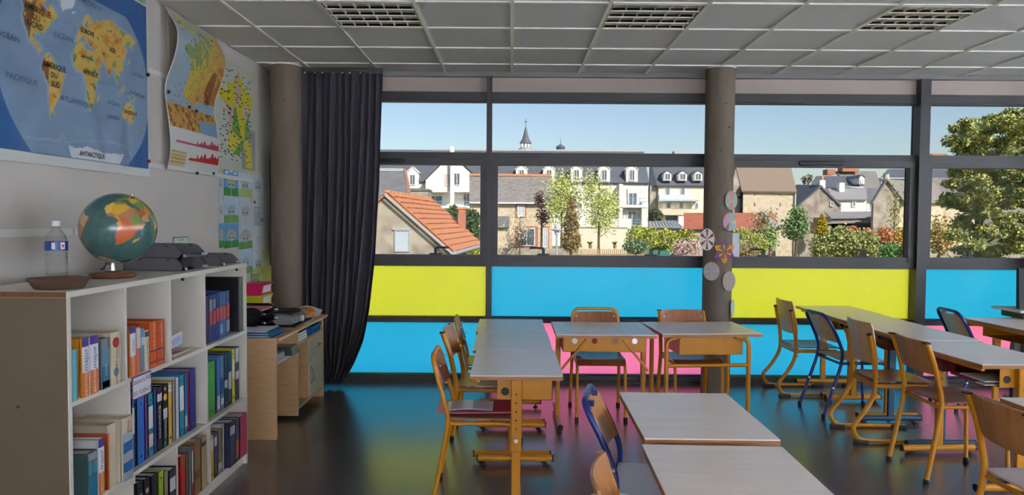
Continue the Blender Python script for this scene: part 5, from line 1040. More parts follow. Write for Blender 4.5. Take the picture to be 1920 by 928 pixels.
for rc in ((-12.186,-10.087,3.602,5.093), (-7.122,-6.04,3.402,5.43), (-5.875,-4.872,3.41,5.438)): win(ap, rc, 104.98)
def railing(e, rc, y, m=m_rails, n=3, t=.07):
    k = MB(); a, b, c, d = rc
    for q in range(n): z = c+(d-c)*q/(n-1); k.box(a, b, y-.05, y, z-t/2, z+t/2)
    q = a
    while q <= b: k.box(q, q+.06, y-.05, y, c, d); q += .9
    o = obj('railing', k, m, e); return o
railing(ap, (-12.135,-4.375,3.4,4.135), 102.5); fb(ap, 'balcony', (-12.287,-4.295,3.171,3.527), 102.4, 105, m_rend)
# right end of the facade: recessed balconies
m_shade_rend = mat('recess_render', (206,204,200), .85)  # darker copy of the white render, recess shade put into the colour
for rc in ((16.872,19.566,3.791,6.296), (16.286,18.982,0.828,3.338)): fb(ap, 'loggia', rc, 104.75, 104.95, m_shade_rend)
win(ap, (16.996,18.293,3.788,5.658), 104.74, m_pane_); win(ap, (16.877,18.25,0.833,3.019), 104.74, m_pane_)
railing(ap, (16.662,19.343,3.839,4.778), 103.6); railing(ap, (16.084,18.769,0.836,1.7), 103.6); fb(ap, 'balcony', (15.282,19.664,3.446,3.821), 103.5, 105, m_rend); fb(ap, 'pillar', down((18.781,19.696,0.777,4.32)), 103.6, 104.9, m_rend); fb(ap, 'pillar', down((15.511,16.01,-2.791,6.828)), 103.6, 104.9, m_rend)
win(ap, (10.94,11.858,4.763,6.323), 104.98); win(ap, (13.121,14.038,4.778,6.337), 104.98)
# ---- church spire and cupola far behind
sp = B('slate church spire with a cross rising over the long roof', 'church_spire', 5, 170, 'church'); s0 = (3.196,170,18.135); zt = 23.517
obj('tower', MB().lathe([(1.6, GZ-s0[2]), (1.6, .3), (1.15, .5), (1.15, 1.6)], 8, s0), m_zinc, sp); obj('spire', MB().lathe([(1.45, 1.5), (.75, (zt-s0[2])*.5), (.12, zt-s0[2]), (0, zt-s0[2]+.05)], 8, s0), m_slated, sp)
obj('cross', MB().box(s0[0]-.07, s0[0]+.07, 169.95, 170.05, zt, zt+1.9).box(s0[0]-.4, s0[0]+.4, 169.95, 170.05, zt+1.1, zt+1.25), m_slated, sp)
for k in range(3): obj('arch', MB().box(s0[0]-1.0+.75*k, s0[0]-.6+.75*k, 168.7, 168.9, s0[2]+.5, s0[2]+1.3), m_wfr, sp)
cu = B('small slate cupola on the long roof right of the spire', 'roof_cupola', 9, 112, 'cupola'); s0 = (7.54,112,12.326); obj('drum', MB().lathe([(.65, GZ-s0[2]), (.65, .55)], 8, s0), m_slated, cu); obj('cap', MB().lathe([(.78, .5), (.45, .85), (.05, 1.05), (.03, 2.0)], 8, s0), m_slated, cu)
# ---- stone house with brick window surrounds
sh_ = B('stone house with brick-trimmed windows below the white dormers', 'stone_house', 3, 83, 'house')
fr_ = (-4.698,4.545,-1.924,3.606); fb(sh_, 'wall', down(fr_), 80, 88, m_stone)
ra, rb, rc_, rd = (-4.97,84,6.633), (4.622,84,6.758), (4.759,79.6,3.538), (-4.697,79.6,3.476)
obj('roof', MB().slab([ra, rd, rc_, rb], .2), m_slatel, sh_); obj('ridge', MB().box(ra[0], rb[0], 83.8, 84.2, rb[2]-.1, rb[2]+.15), m_ridge, sh_); obj('rear_roof', MB().slab([ra, rb, (rc_[0],88.4,rc_[2]), (rd[0],88.4,rd[2])], .2), m_slatel, sh_); obj('gable_end', MB().pxx([(80, fr_[3]), (84, rb[2]-.2), (88, fr_[3])], fr_[1]-.3, fr_[1]), m_stone, sh_)
obj('gutter', MB().box(rd[0], rc_[0], 79.45, 79.6, rc_[2]-.2, rc_[2]-.05), m_wfr, sh_)
def trim_win(e, o_, i_, y, m=m_wfr): t = obj('brick_surround', MB().box(o_[0], o_[1], y-.06, y, o_[2], o_[3]), m_brick, e); win(e, i_, y-.06, m, t=.08)
trim_win(sh_, (0.399,1.636,1.798,3.35), (0.636,1.43,1.919,3.17), 80, m_shut); trim_win(sh_, (0.422,2.963,-1.652,0.864), (0.777,2.608,-1.352,0.624), 80, m_pane_); trim_win(sh_, (3.28,4.212,-1.634,0.872), (3.458,4.036,-1.513,0.633), 80, m_shut)
lean_ = (-2.757,-0.246,-1.869,0.851); fb(sh_, 'porch', down(lean_), 78, 80, m_stone); obj('porch_roof', MB().slab([(lean_[0],80,lean_[3]+1.1), (lean_[0],77.6,lean_[3]-.1), (lean_[1],77.6,lean_[3]-.1), (lean_[1],80,lean_[3]+1.1)], .12), m_slate, sh_)
# ---- cream apartment block on the right of the white one
cb = B('cream apartment block with balconies and three dormers', 'apartment_block', 25, 125)
fc = (24.489,40.986,-3.427,7.642); fb(cb, 'wall', down(fc), 120, 132, m_cream); fb(cb, 'side_wall', down((23.156,24.438,-3.456,7.38)), 120.5, 132, m_stoneg)
ra, rb, rc_, rd = (24.085,126,12.389), (42.947,126,12.512), (40.817,119.5,7.528), (24.145,119.5,7.419)
obj('roof', MB().slab([ra, rd, rc_, rb], .3), m_slated, cb); obj('hip', MB().slab([ra, (25.204,132,rd[2]), (23.014,121,rd[2]), rd], .2), m_slated, cb); obj('roof_box', MB().box(28.432, 31.655, 126, 128, ra[2]-3, 13.815), m_zinc, cb)
dormer(cb, (25.219,26.526,8.227,9.828), 119.6, 122, roofm=m_slated, wrc=(25.395,26.354,8.317,9.473)); dormer(cb, (27.703,29.098,8.244,9.844), 119.6, 122, roofm=m_slated, wrc=(27.879,28.926,8.333,9.49)); dormer(cb, (30.276,31.67,8.26,9.861), 119.6, 122, roofm=m_slated, wrc=(30.452,31.498,8.35,9.507))
fb(cb, 'balcony', (24.349,29.621,5.005,5.831), 118.6, 120, mat('glazed_balcony', (196,212,222), .4)); fb(cb, 'balcony', (24.384,29.305,2.542,3.542), 118.6, 120, mat('beige_balcony', (206,190,166), .8)); fb(cb, 'balcony_slab', (24.243,30.84,4.826,5.089), 118.5, 120, m_zinc)
for rc in ((25.905,26.514,3.631,4.614), (28.045,28.564,3.645,4.628), (30.63,31.149,3.662,4.644), (25.694,26.388,5.854,7.103), (28.189,28.882,5.87,7.119)): win(cb, rc, 119.98, t=.06)
for rc in ((25.058,25.845,3.626,4.654), (26.574,27.227,3.636,4.663), (27.421,27.984,3.641,4.668), (28.624,29.277,3.649,4.677), (30.006,30.569,3.658,4.685)): fb(cb, 'shutter', rc, 119.9, 120, m_wfr)
fb(cb, 'garage_door', (25.755,27.796,1.67,2.397), 119.9, 120, m_pane_); fb(cb, 'white_wall', down((27.598,28.449,0.179,2.395)), 118.6, 119.6, m_rend)
# ---- sheds
sd1 = B('grey corrugated shed roof above the clipped hedge', 'garden_shed', 17, 84, 'shed'); a, b, c, d = (16.796,88,1.478), (20.131,88,1.565), (19.684,82,0.835), (15.659,82,0.87); obj('roof', MB().slab([a, d, c, b], .1), m_corr, sd1); obj('wall', MB().box(d[0]+.1, c[0]-.2, 82.4, 88, GZ, d[2]-.1), m_stone, sd1)
for k in range(10): t = (k+.5)/10; p, q = Vector(a).lerp(Vector(b), t), Vector(d).lerp(Vector(c), t); obj('roof_rib', MB().slab([p+Vector((-.06,0,.06)), q+Vector((-.06,0,.06)), q+Vector((.06,0,.06)), p+Vector((.06,0,.06))], .08), m_zinc, sd1)
sd2 = B('rusty red sheet-metal barn roof behind the column', 'rusty_shed', 20, 72, 'shed'); a, b, c, d = (17.741,74,2.383), (26.98,74,2.443), (25.532,68,0.804), (16.325,68,0.846); obj('roof', MB().slab([a, d, c, b], .1), m_rust, sd2); obj('wall', MB().box(d[0]+.1, c[0]-.3, 68.4, 74, GZ, d[2]-.1), m_stoneg, sd2); p_, q_ = (25.844,73.9,2.489), (25.477,68.4,0.9); obj('pale_sheet', MB().slab([(p_[0]-.4,p_[1],p_[2]+.12), (q_[0]-.6,q_[1],q_[2]+.14), (q_[0]+.2,q_[1],q_[2]+.14), (p_[0]+.2,p_[1],p_[2]+.12)], .06), m_zinc, sd2)
# ---- tall stone barn with mossy roof
sb = B('tall stone barn with a mossy slate roof right of the column', 'stone_barn', 26, 82, 'barn'); fs = (25.12,30.764,0.096,4.88); fb(sb, 'wall', down(fs), 78, 90, m_stone)
ra, rb, rc_, rd = (26.091,84,8.139), (32.571,84,7.996), (30.781,77.6,4.807), (24.845,77.6,4.883); obj('roof', MB().slab([ra, rd, rc_, rb], .2), m_moss, sb); obj('gable', MB().add([(fs[0],78,GZ),(fs[0],90,GZ),(fs[0],90,rd[2]),(ra[0]+.05,84,ra[2]-.1),(fs[0],78,rd[2])], [(0,1,2,3,4)]), m_stoneg, sb); fb(sb, 'gable_wing', down((23.914,25.368,0.068,4.067)), 79, 88, m_stoneg); a = (25.353,79,4.886); obj('wing_gable', MB().py([(23.843, 4.057), (a[0], a[2]-.5), (24.572, 7.31)][::-1], 79, 79.5), m_stoneg, sb)
for rc in ((26.316,26.426,4.331,4.621), (29.096,29.206,4.35,4.639), (26.337,26.446,3.233,3.581), (29.119,29.227,3.251,3.599)): fb(sb, 'slit', rc, 77.95, 78, m_pane_)
obj('rear_roof', MB().slab([ra, rb, (rc_[0],90.4,rc_[2]), (rd[0],90.4,rd[2])], .2), m_moss, sb); obj('drainpipe', MB().box(fs[1]-.1, fs[1]+.05, 77.8, 77.95, GZ, fs[3]), m_zinc, sb)
# ---- houses further right
h1 = B('grey gabled house with an orange chimney pot', 'gabled_house', 33, 90, 'house'); gp = [(37.035,5.822),(39.447,3.735),(39.478,2.458),(34.236,2.424),(34.211,3.573)]; obj('gable_wall', MB().py([gp[0], gp[1], (gp[1][0], GZ), (gp[4][0], GZ), gp[4]], 86, 86.4), m_stoneg, h1); a, b, c, d = (36.405,92,6.307), (36.946,85.8,5.938), (34.07,85.8,3.44), (35.43,92,3.984); obj('roof', MB().slab([a, d, c, b], .2), m_slated, h1); obj('roof', MB().slab([b, (39.422,85.8,3.602), (39.422,92,3.602), (b[0],92,b[2])], .2), m_slated, h1)
c_ = fb(h1, 'chimney', (36.978,37.652,5.14,6.553), 86.3, 87.3, m_rend); obj('chimney_pot', MB().lathe([(.2, 0), (.15, .5)], 10, (37.46,86.8,6.569)), m_ridge, c_); win(h1, (38.081,38.483,3.407,3.983), 85.98, t=.06)
h2 = B('dark slate house with a small gabled dormer', 'dark_roof_house', 40, 108, 'house'); a, b, c, d = (46.519,110,8.571), (53.211,110,8.615), (51.618,105,6.432), (43.579,105,6.846); obj('roof', MB().slab([a, d, c, b], .2), m_slated, h2); fb(h2, 'wall', down((44.027,51.65,1.239,6.761)), 105.4, 112, m_rend); dormer(h2, (50.743,51.491,7.125,8.373), 105, 109, wrc=(50.936,51.31,7.204,7.828))
h3 = B('low white house with a pale roof and white chimney', 'white_house', 40, 98, 'house'); fw_ = (43.253,46.946,2.699,4.696); fb(h3, 'wall', down(fw_), 95, 101, m_rend); a, b, c, d = (43.449,99,6.188), (48.814,99,6.223), (46.82,94.6,4.613), (42.323,94.6,4.583); obj('roof', MB().slab([a, d, c, b], .2), m_corr, h3); fb(h3, 'chimney', (44.44,45.175,5.642,6.881), 97.5, 98.5, m_rend); win(h3, (44.962,45.469,3.556,4.475), 94.98, t=.1)
h3b = B('narrow white house with one window beside the stone gable', 'white_house', 48, 103, 'house'); fb(h3b, 'wall', down((49.967,51.117,2.651,4.681)), 101, 106, m_rend); win(h3b, (50.476,51.012,3.329,4.381), 100.98, t=.1); obj('roof', MB().slab([(52.106,106,6.636), (49.496,100.6,4.585), (51.439,100.6,4.598), (54.152,106,6.649)], .2), m_slate, h3b)
h4 = B('large pale grey roof with brick chimneys behind the dark slate house', 'grey_roof_house', 50, 132, 'house'); a, b, c, d = (60.127,134,11.03), (67.78,134,11.08), (65.137,126,6.881), (59.879,126,7.593); obj('roof', MB().slab([a, d, c, b], .3), m_slatel, h4); fb(h4, 'wall', down((58.622,65.446,1.224,7.675)), 127, 134, m_rend); fb(h4, 'chimney', (60.667,63.709,10.867,11.575), 132, 134, m_brick); fb(h4, 'chimney', (57.919,59.376,10.259,11.252), 132, 134, m_brick)
h5 = B('far slate-roofed house behind the stone gable on the right', 'far_slate_house', 60, 140, 'house'); a, b, c, d = (74.238,142,12.088), (87.403,142,12.174), (83.767,136,9.813), (69.436,136,9.719); obj('roof', MB().slab([a, d, c, b], .3), m_slated, h5); fb(h5, 'wall', down((70.114,84.069,1.25,10.045)), 136.5, 142, m_rend)
for rc in ((72.141,72.935,9.058,9.67), (73.965,74.759,9.07,9.681)): win(h5, rc, 136.45, t=.1)
for rc, nm, lb_ in (((34.696,41.676,2.037,2.706), 'flat_roof_shed', 'long low shed with a flat pale roof'), ((34.376,39.466,1.49,2.103), 'flat_roof_shed', 'lower shed with a grey lean-to roof beside the stone gable')):
    s_ = B(lb_, nm, (rc[0]+rc[1])/2, 80, 'shed'); y0 = 84 if rc[2] > 2.103 else 78; obj('roof', MB().slab([(rc[0]+1.5,y0+5,rc[3]), (rc[0],y0,rc[2]), (rc[1],y0,rc[2]+.15), (rc[1],y0+5,rc[3]+.1)], .15), m_corr, s_); obj('wall', MB().box(rc[0]+.2, rc[1]-.1, y0+.3, y0+5, GZ, rc[2]), m_stoneg, s_)
h6 = B('stone gable house beside the right mullion', 'stone_gable_house', 42, 74, 'house'); gp = [(36.364,5.678),(38.439,3.877),(37.854,2.419),(35.063,3.7)]; L0 = (35.066,70,3.596); P0 = (36.362,70,5.73); R0 = (37.818,70,3.769)
obj('gable_wall', MB().py([(P0[0],P0[2]-.1), (R0[0],R0[2]), (R0[0],GZ), (L0[0]+.2,GZ), (L0[0]+.2,L0[2])], 70, 70.4), m_stoneg, h6); obj('roof', MB().slab([(P0[0],69.7,P0[2]), (R0[0]+.3,69.7,R0[2]-.2), (R0[0]+9,77,R0[2]-.2), (P0[0]+9,77,P0[2])], .2), m_slatel, h6); obj('verge', MB().slab([(P0[0],69.65,P0[2]+.1), (L0[0]-.2,69.65,L0[2]-.2), (L0[0]-.2,69.65,L0[2]-.45), (P0[0],69.65,P0[2]-.2)], .12), m_slated, h6); obj('side_wall', MB().slab([(R0[0],70.4,R0[2]), (R0[0],70.4,GZ), (R0[0]+8.5,77,GZ), (R0[0]+8.5,77,R0[2])], .3), m_stone, h6); c_ = obj('chimney', MB().lathe([(.3, 0), (.25, .6), (.32, .7)], 8, (P0[0]+.4, 70.6, P0[2]-.1)), m_stone, h6)
h7 = B('house with a pale slate roof half behind the evergreen', 'pale_roof_house', 48, 80, 'house'); a, b, c, d = (45.027,82,6.594), (53.546,82,6.649), (50.352,77,4.054), (42.343,77,4.002); obj('roof', MB().slab([a, d, c, b], .2), m_slatel, h7); fb(h7, 'wall', down((42.829,50.497,-1.506,4.124)), 77.4, 84, m_stone); obj('gutter', MB().box(d[0], c[0], 76.8, 77, c[2]-.15, c[2]), m_slated, h7); win(h7, (45.368,46.135,2.483,3.809), 77.38, m_wfr, t=.08); fb(h7, 'chimney', (46.937,48.726,8.822,9.252), 80.5, 82.5, m_brick)
an = B('roof aerial with a white dish near the evergreen', 'roof_aerial', 45, 81, 'aerial'); a = (46.925,81,9.24); obj('mast', MB().box(a[0]-.04, a[0]+.04, 80.96, 81.04, a[2]-2.5, a[2]+1.1), m_zinc, an); obj('cross_rod', MB().box(a[0]-.5, a[0]+.8, 80.97, 81.03, a[2]+1.0, a[2]+1.06), m_zinc, an); obj('dish', MB().lathe([(0,0),(.25,.05),(.32,.12)], 12, (a[0]+.05, 80.8, a[2]-.1)), m_wfr, an)
# ---- garden walls, fence, lamp
def wall_(label, name, rc, y, m, d=.4, cop=None):
    e = B(label, name, (rc[0]+rc[1])/2, y, 'wall'); fb(e, 'wall_body', down(rc), y, y+d, m)
    if cop: fb(e, 'coping', (rc[0]-.05, rc[1]+.05, rc[3], rc[3]+.12), y-.06, y+d+.06, cop)
    return e
wall_('cream garden wall behind the flower pots', 'garden_wall', (7.021,12.255,-1.566,0.731), 76, m_cream, cop=m_corr); wall_('white upper garden wall under the apartments', 'garden_wall', (9.293,15.032,0.423,1.798), 90, m_rend); wall_('low rubble wall before the stone house', 'garden_wall', (-1.257,5.927,-1.901,-1.145), 68, m_stoneg); wall_('dark rubble wall between the garden shrubs', 'garden_wall', (26.243,27.834,-0.935,0.451), 66, m_stoneg); wall_('low dry-stone wall under the evergreen', 'garden_wall', (33.35,43.386,-1.369,-0.588), 60, m_stoneg)
fn = B('wooden picket fence beyond the garden lamp', 'picket_fence', 12, 67, 'fence'); fa_ = (5.796,12.623,-1.806,-1.112); n = 36
for k in range(n): x = fa_[0]+(fa_[1]-fa_[0])*k/n; obj('picket', MB().py([(x, GZ), (x+.11, GZ), (x+.11, fa_[3]-.06), (x+.055, fa_[3]), (x, fa_[3]-.06)], 67, 67.04), mat('weathered_picket', (170,150,120), .9), fn)
obj('rail', MB().box(fa_[0], fa_[1], 67.04, 67.09, GZ+.5, GZ+.6), mat('weathered_picket', (170,150,120), .9), fn)
gn = B('dark teal netting fence under the hedge', 'net_fence', 19, 69, 'fence'); fb(gn, 'netting', down((13.009,15.357,-1.858,-0.712)), 69, 69.03, mat('teal_net', (64,120,110), .9)); fb(gn, 'post', down((12.991,13.025,-1.853,-0.621)), 68.9, 69, m_zinc)
lp = B('grey garden street lamp with a glass bowl', 'street_lamp', 2.5, 42, 'lamp'); s0 = (2.653,42,0.638); obj('pole', MB().lathe([(.07, GZ), (.055, s0[2])], 10, (s0[0], 42, 0)), m_zinc, lp, smooth=True); obj('shade', MB().lathe([(.10, .22), (.34, .30), (.33, .33), (.14, .40), (.12, .55), (.06, .62), (0, .62)], 16, s0), m_zinc, lp, smooth=True); obj('bowl', MB().lathe([(.05, 0), (.12, .05), (.15, .22), (.10, .28)], 14, s0), mat('lamp_glass', (206,214,220), .2), lp, smooth=True)
def pot(label, p, h=.5):
    e = B(label, 'flower_pot', p[0], p[1], 'pot'); e.location = p; obj('pot', MB().lathe([(.14, 0), (.2, .3), (.22, .3), (.22, .36), (.17, .36), (.15, .1), (0, .1)], 14, p), m_ridge, e, smooth=True); k = MB()
    for q in range(26): t = random.uniform(0, 6.28); r_ = random.uniform(.2,.42); k.slab([(p[0],p[1],p[2]+.3), (p[0]+r_*math.cos(t)*.6-.03,p[1]+r_*math.sin(t),p[2]+.3+h*.8), (p[0]+r_*math.cos(t),p[1]+r_*math.sin(t),p[2]+.3+h*random.uniform(.5,1)), (p[0]+r_*math.cos(t)*.6+.03,p[1]+r_*math.sin(t),p[2]+.3+h*.6)], .005)
    tag(obj('leaves', k, mat('pot_leaf', (120,140,70), .7), e), kind='stuff'); return e
pot('left of two terracotta pots before the cream wall', (8.157,74,-1.366)); pot('right of two terracotta pots before the cream wall', (10.691,74,-1.35))
# ---- plants
def leaf_mat(name, rgb, rgb2, sc=1.5):
    m = mat(name, rgb, .75, rgb2=rgb2, scale=sc); return m
RNG = np.random.RandomState(11)
def cloud(blobs, n, size, asp=.6, shell=.35, flat=0.):
    """leaf quads scattered through ellipsoids: (cx, cy, cz, rx, ry, rz)"""
    b = np.array(blobs, float); wt = b[:,3]*b[:,4]*b[:,5]; wt = wt**.75/np.sum(wt**.75); i = RNG.choice(len(b), n, p=wt)
    d = RNG.normal(size=(n,3)); d /= np.linalg.norm(d, axis=1)[:,None]; r = (1-shell*RNG.rand(n)**1.3)[:,None]; c = b[i,:3]+d*r*b[i,3:]*(1+.10*RNG.normal(size=(n,1)))
    u = RNG.normal(size=(n,3)); u[:,2] *= 1-flat; u /= np.linalg.norm(u, axis=1)[:,None]; v = np.cross(u, RNG.normal(size=(n,3))); v /= np.linalg.norm(v, axis=1)[:,None]; s = size*(.6+.8*RNG.rand(n,1)); u *= s; v *= s*asp
    return np.stack([c-u, c+v, c+u, c-v], 1)
def foliage(name, quads, m, e):
    n = len(quads); w_ = np.array(woff(e)); me = bpy.data.meshes.new(name); me.from_pydata((quads.reshape(-1,3)-w_).tolist(), [], np.arange(4*n).reshape(-1,4).tolist()); me.materials.append(m); o = bpy.data.objects.new(name, me); COL.objects.link(o); o.parent = e; o['kind'] = 'stuff'; return o
def branchy(e, base, top, r, nb, spread, m=m_bark, low=.25):
    k = MB().tube([base, tuple(Vector(base).lerp(Vector(top), .5)+Vector((.1*r,0,0))), top], [r, r*.7, r*.25], 8); o = obj('trunk', k, m, e, smooth=True); kb = MB()
    for q in range(nb):
        t = low+(1-low)*q/nb; p = Vector(base).lerp(Vector(top), t); a = q*2.4+random.uniform(-.4,.4); L = spread*(1.15-t)*random.uniform(.7,1.1)
        kb.tube([tuple(p), tuple(p+Vector((math.cos(a)*L*.5, math.sin(a)*L*.5, L*.35))), tuple(p+Vector((math.cos(a)*L, math.sin(a)*L, L*.8)))], [r*.35, r*.2, r*.06], 5)
    tag(obj('branches', kb, m, o), kind='stuff'); return o
def plant(label, name, cat, d, x0, x1, y0, y1): pass
def bl(rc, d, dep=1.): return ((rc[0]+rc[1])/2, d, (rc[2]+rc[3])/2, (rc[1]-rc[0])/2, (rc[1]-rc[0])/2*dep, (rc[3]-rc[2])/2)
def shrub(label, name, cat, rcs, d, n, size, c1, c2, dep=.8, trunk=None, group=None, nb=7, asp=.6, shell=.4, down_=True):
    blobs = [bl(rc, d, dep) for rc in rcs]; x = sum(b[0] for b in blobs)/len(blobs)
    e = empty(name, (x, d, GZ), label=label, cat=cat, group=group); lm = leaf_mat('leaf_%s' % label[:24].replace(' ', '_'), c1, c2)
    top = max(b[2]+b[5]*.6 for b in blobs); low = min(b[2]-b[5] for b in blobs)
    branchy(e, (x, d, GZ), (x, d, top), trunk or .06+.03*(top-GZ)/2, nb, max(b[3] for b in blobs)*.9, low=max(.1, min(.75, (low-GZ)/(top-GZ))))
    foliage('foliage', cloud(blobs, n, size, asp, shell), lm, e); return e
# evergreen on the right
ev = empty('evergreen_tree', (19.914,30,0.171), label='tall evergreen tree filling the rightmost window', cat='tree'); ev.location.z = GZ
EV = [(20.47, 29.58, 5.98, 0.4, 0.53, 0.25), (17.91, 28.44, 5.45, 0.31, 0.4, 0.19), (18.85, 29.15, 5.5, 0.35, 0.45, 0.22), (20.68, 31.08, 5.95, 0.41, 0.53, 0.25), (19.81, 28.88, 5.59, 0.41, 0.53, 0.25), (21.3, 30.07, 5.72, 0.47, 0.61, 0.29), (19.04, 30.83, 5.53, 0.33, 0.43, 0.21), (18.09, 28.5, 5.13, 0.35, 0.45, 0.22), (20.07, 30.7, 5.41, 0.41, 0.53, 0.25), (21.15, 31.35, 5.68, 0.46, 0.6, 0.28), (20.79, 29.82, 5.29, 0.45, 0.59, 0.28), (20.67, 28.71, 5.42, 0.45, 0.58, 0.28), (18.4, 29.8, 4.9, 0.48, 0.63, 0.3), (19.16, 30.02, 5.01, 0.37, 0.48, 0.23), (19.88, 30.27, 4.97, 0.38, 0.49, 0.23), (20.74, 30.58, 4.89, 0.48, 0.63, 0.3), (22.15, 31.57, 5.1, 0.49, 0.64, 0.3), (22.48, 31.15, 4.95, 0.35, 0.46, 0.22), (19.18, 30.68, 4.63, 0.42, 0.55, 0.26), (19.56, 30.24, 4.56, 0.46, 0.6, 0.29), (20.75, 31.13, 4.4, 0.34, 0.44, 0.21), (21.14, 30.96, 4.6, 0.34, 0.44, 0.21), (20.52, 29.34, 4.31, 0.33, 0.43, 0.21), (20.54, 28.54, 4.29, 0.45, 0.58, 0.28), (18.48, 29.46, 3.84, 0.43, 0.56, 0.27), (19.53, 30.02, 3.85, 0.49, 0.63, 0.3), (19.24, 28.65, 3.88, 0.35, 0.46, 0.22), (19.99, 29.03, 3.98, 0.31, 0.4, 0.19), (20.43, 28.9, 4.09, 0.41, 0.53, 0.25), (21.45, 29.4, 3.83, 0.46, 0.6, 0.28), (18.52, 29.87, 3.56, 0.38, 0.49, 0.23), (19.4, 30.31, 3.58, 0.43, 0.56, 0.27), (20.77, 31.41, 3.67, 0.44, 0.58, 0.27), (20.93, 30.7, 3.73, 0.4, 0.52, 0.25), (22.08, 31.53, 3.69, 0.38, 0.5, 0.24), (20.47, 28.44, 3.51, 0.39, 0.51, 0.24), (21.08, 28.46, 3.45, 0.39, 0.51, 0.24), (18.55, 30.41, 3.16, 0.33, 0.43, 0.2), (18.57, 29.53, 3.03, 0.43, 0.55, 0.26), (18.53, 28.47, 3.2, 0.42, 0.55, 0.26), (21.18, 31.48, 3.31, 0.45, 0.59, 0.28), (21.0, 30.3, 3.22, 0.4, 0.52, 0.25), (20.95, 29.4, 3.16, 0.37, 0.48, 0.23), (21.51, 29.36, 3.16, 0.41, 0.53, 0.25), (18.36, 30.22, 2.6, 0.32, 0.42, 0.2), (18.18, 29.11, 2.54, 0.36, 0.46, 0.22), (18.63, 29.0, 2.67, 0.34, 0.45, 0.21), (19.03, 28.73, 2.7, 0.42, 0.54, 0.26), (21.2, 31.07, 2.76, 0.39, 0.5, 0.24), (20.36, 28.94, 2.71, 0.45, 0.58, 0.28), (22.67, 31.23, 2.77, 0.45, 0.58, 0.28), (21.45, 28.79, 2.65, 0.34, 0.44, 0.21), (19.01, 31.08, 2.38, 0.47, 0.61, 0.29), (19.58, 30.98, 2.21, 0.37, 0.49, 0.23), (19.25, 29.5, 2.36, 0.45, 0.58, 0.28), (20.82, 30.94, 2.36, 0.38, 0.49, 0.23), (20.56, 29.73, 2.27, 0.37, 0.48, 0.23), (22.27, 31.35, 2.42, 0.4, 0.52, 0.25), (22.87, 31.42, 2.15, 0.33, 0.43, 0.2), (22.29, 29.79, 2.1, 0.49, 0.63, 0.3), (19.36, 30.79, 1.68, 0.36, 0.47, 0.22), (19.49, 30.06, 1.87, 0.43, 0.56, 0.27), (19.46, 29.13, 1.94, 0.36, 0.47, 0.22), (20.18, 29.32, 1.69, 0.41, 0.53, 0.25), (22.11, 31.29, 1.75, 0.33, 0.43, 0.21), (22.73, 31.27, 1.68, 0.5, 0.65, 0.31), (21.3, 28.44, 1.72, 0.39, 0.51, 0.24), (19.07, 30.52, 1.34, 0.37, 0.48, 0.23), (20.22, 31.4, 1.3, 0.4, 0.53, 0.25), (19.36, 29.21, 1.23, 0.36, 0.47, 0.23), (21.08, 30.9, 1.41, 0.41, 0.53, 0.25), (21.1, 30.11, 1.25, 0.35, 0.45, 0.22), (22.21, 30.93, 1.21, 0.35, 0.46, 0.22), (22.9, 31.04, 1.55, 0.47, 0.61, 0.29), (17.74, 28.56, 1.01, 0.44, 0.58, 0.28), (19.3, 30.09, 0.93, 0.36, 0.47, 0.22), (20.4, 30.88, 1.07, 0.41, 0.53, 0.25), (19.54, 28.81, 1.06, 0.31, 0.4, 0.19), (21.9, 31.52, 0.75, 0.34, 0.44, 0.21), (21.33, 30.01, 0.98, 0.33, 0.43, 0.2), (21.51, 29.52, 0.88, 0.36, 0.47, 0.22), (22.11, 29.55, 1.04, 0.41, 0.53, 0.25), (19.0, 30.18, 0.37, 0.34, 0.44, 0.21), (18.56, 28.66, 0.61, 0.36, 0.47, 0.23), (20.23, 30.33, 0.35, 0.38, 0.5, 0.24), (21.23, 30.96, 0.39, 0.39, 0.51, 0.24), (20.86, 29.59, 0.48, 0.38, 0.5, 0.24), (21.59, 29.75, 0.41, 0.43, 0.56, 0.27), (21.79, 29.18, 0.49, 0.38, 0.5, 0.24), (18.7, 29.76, -0.07, 0.32, 0.42, 0.2), (20.36, 31.4, -0.13, 0.49, 0.64, 0.3), (20.79, 30.93, -0.06, 0.49, 0.63, 0.3), (19.98, 28.79, -0.14, 0.38, 0.49, 0.24), (22.33, 31.24, -0.26, 0.45, 0.58, 0.28), (22.64, 30.75, -0.15, 0.44, 0.57, 0.27), (17.95, 28.42, -0.54, 0.4, 0.51, 0.25), (18.65, 28.54, -0.52, 0.43, 0.56, 0.27), (21.0, 31.22, -0.74, 0.34, 0.45, 0.21), (21.42, 31.09, -0.71, 0.33, 0.43, 0.2), (21.67, 30.56, -0.93, 0.47, 0.61, 0.29), (22.17, 30.25, -0.88, 0.49, 0.63, 0.3)]
xs_ = sum(b[0] for b in EV)/len(EV); branchy(ev, (xs_, 31.3, GZ), (xs_, 31.3, 6.01), .22, 22, 1.6, low=.12)
foliage('foliage', cloud(EV, 30000, .075, .5, .7), mat('evergreen_leaf', (224,208,104), .7, rgb2=(132,144,84), scale=1.4), ev); foliage('foliage', cloud(EV, 14000, .10, .5, .98), mat('evergreen_inner_leaf', (122,142,98), .75, var=.15), ev)  # sunlit look put into the brighter outer leaf colour
GP = 'garden shrubs beyond the windows'
shrub('tall pale green birch on the left of the pair before the white apartments', 'birch_tree', 'tree', [(3.245,6.624,2.214,6.714), (4.112,7.272,0.883,5.974), (3.149,5.683,0.876,4.631)], 72, 3600, .11, (210,214,128), (184,196,104), trunk=.13, group=GP, shell=.8)
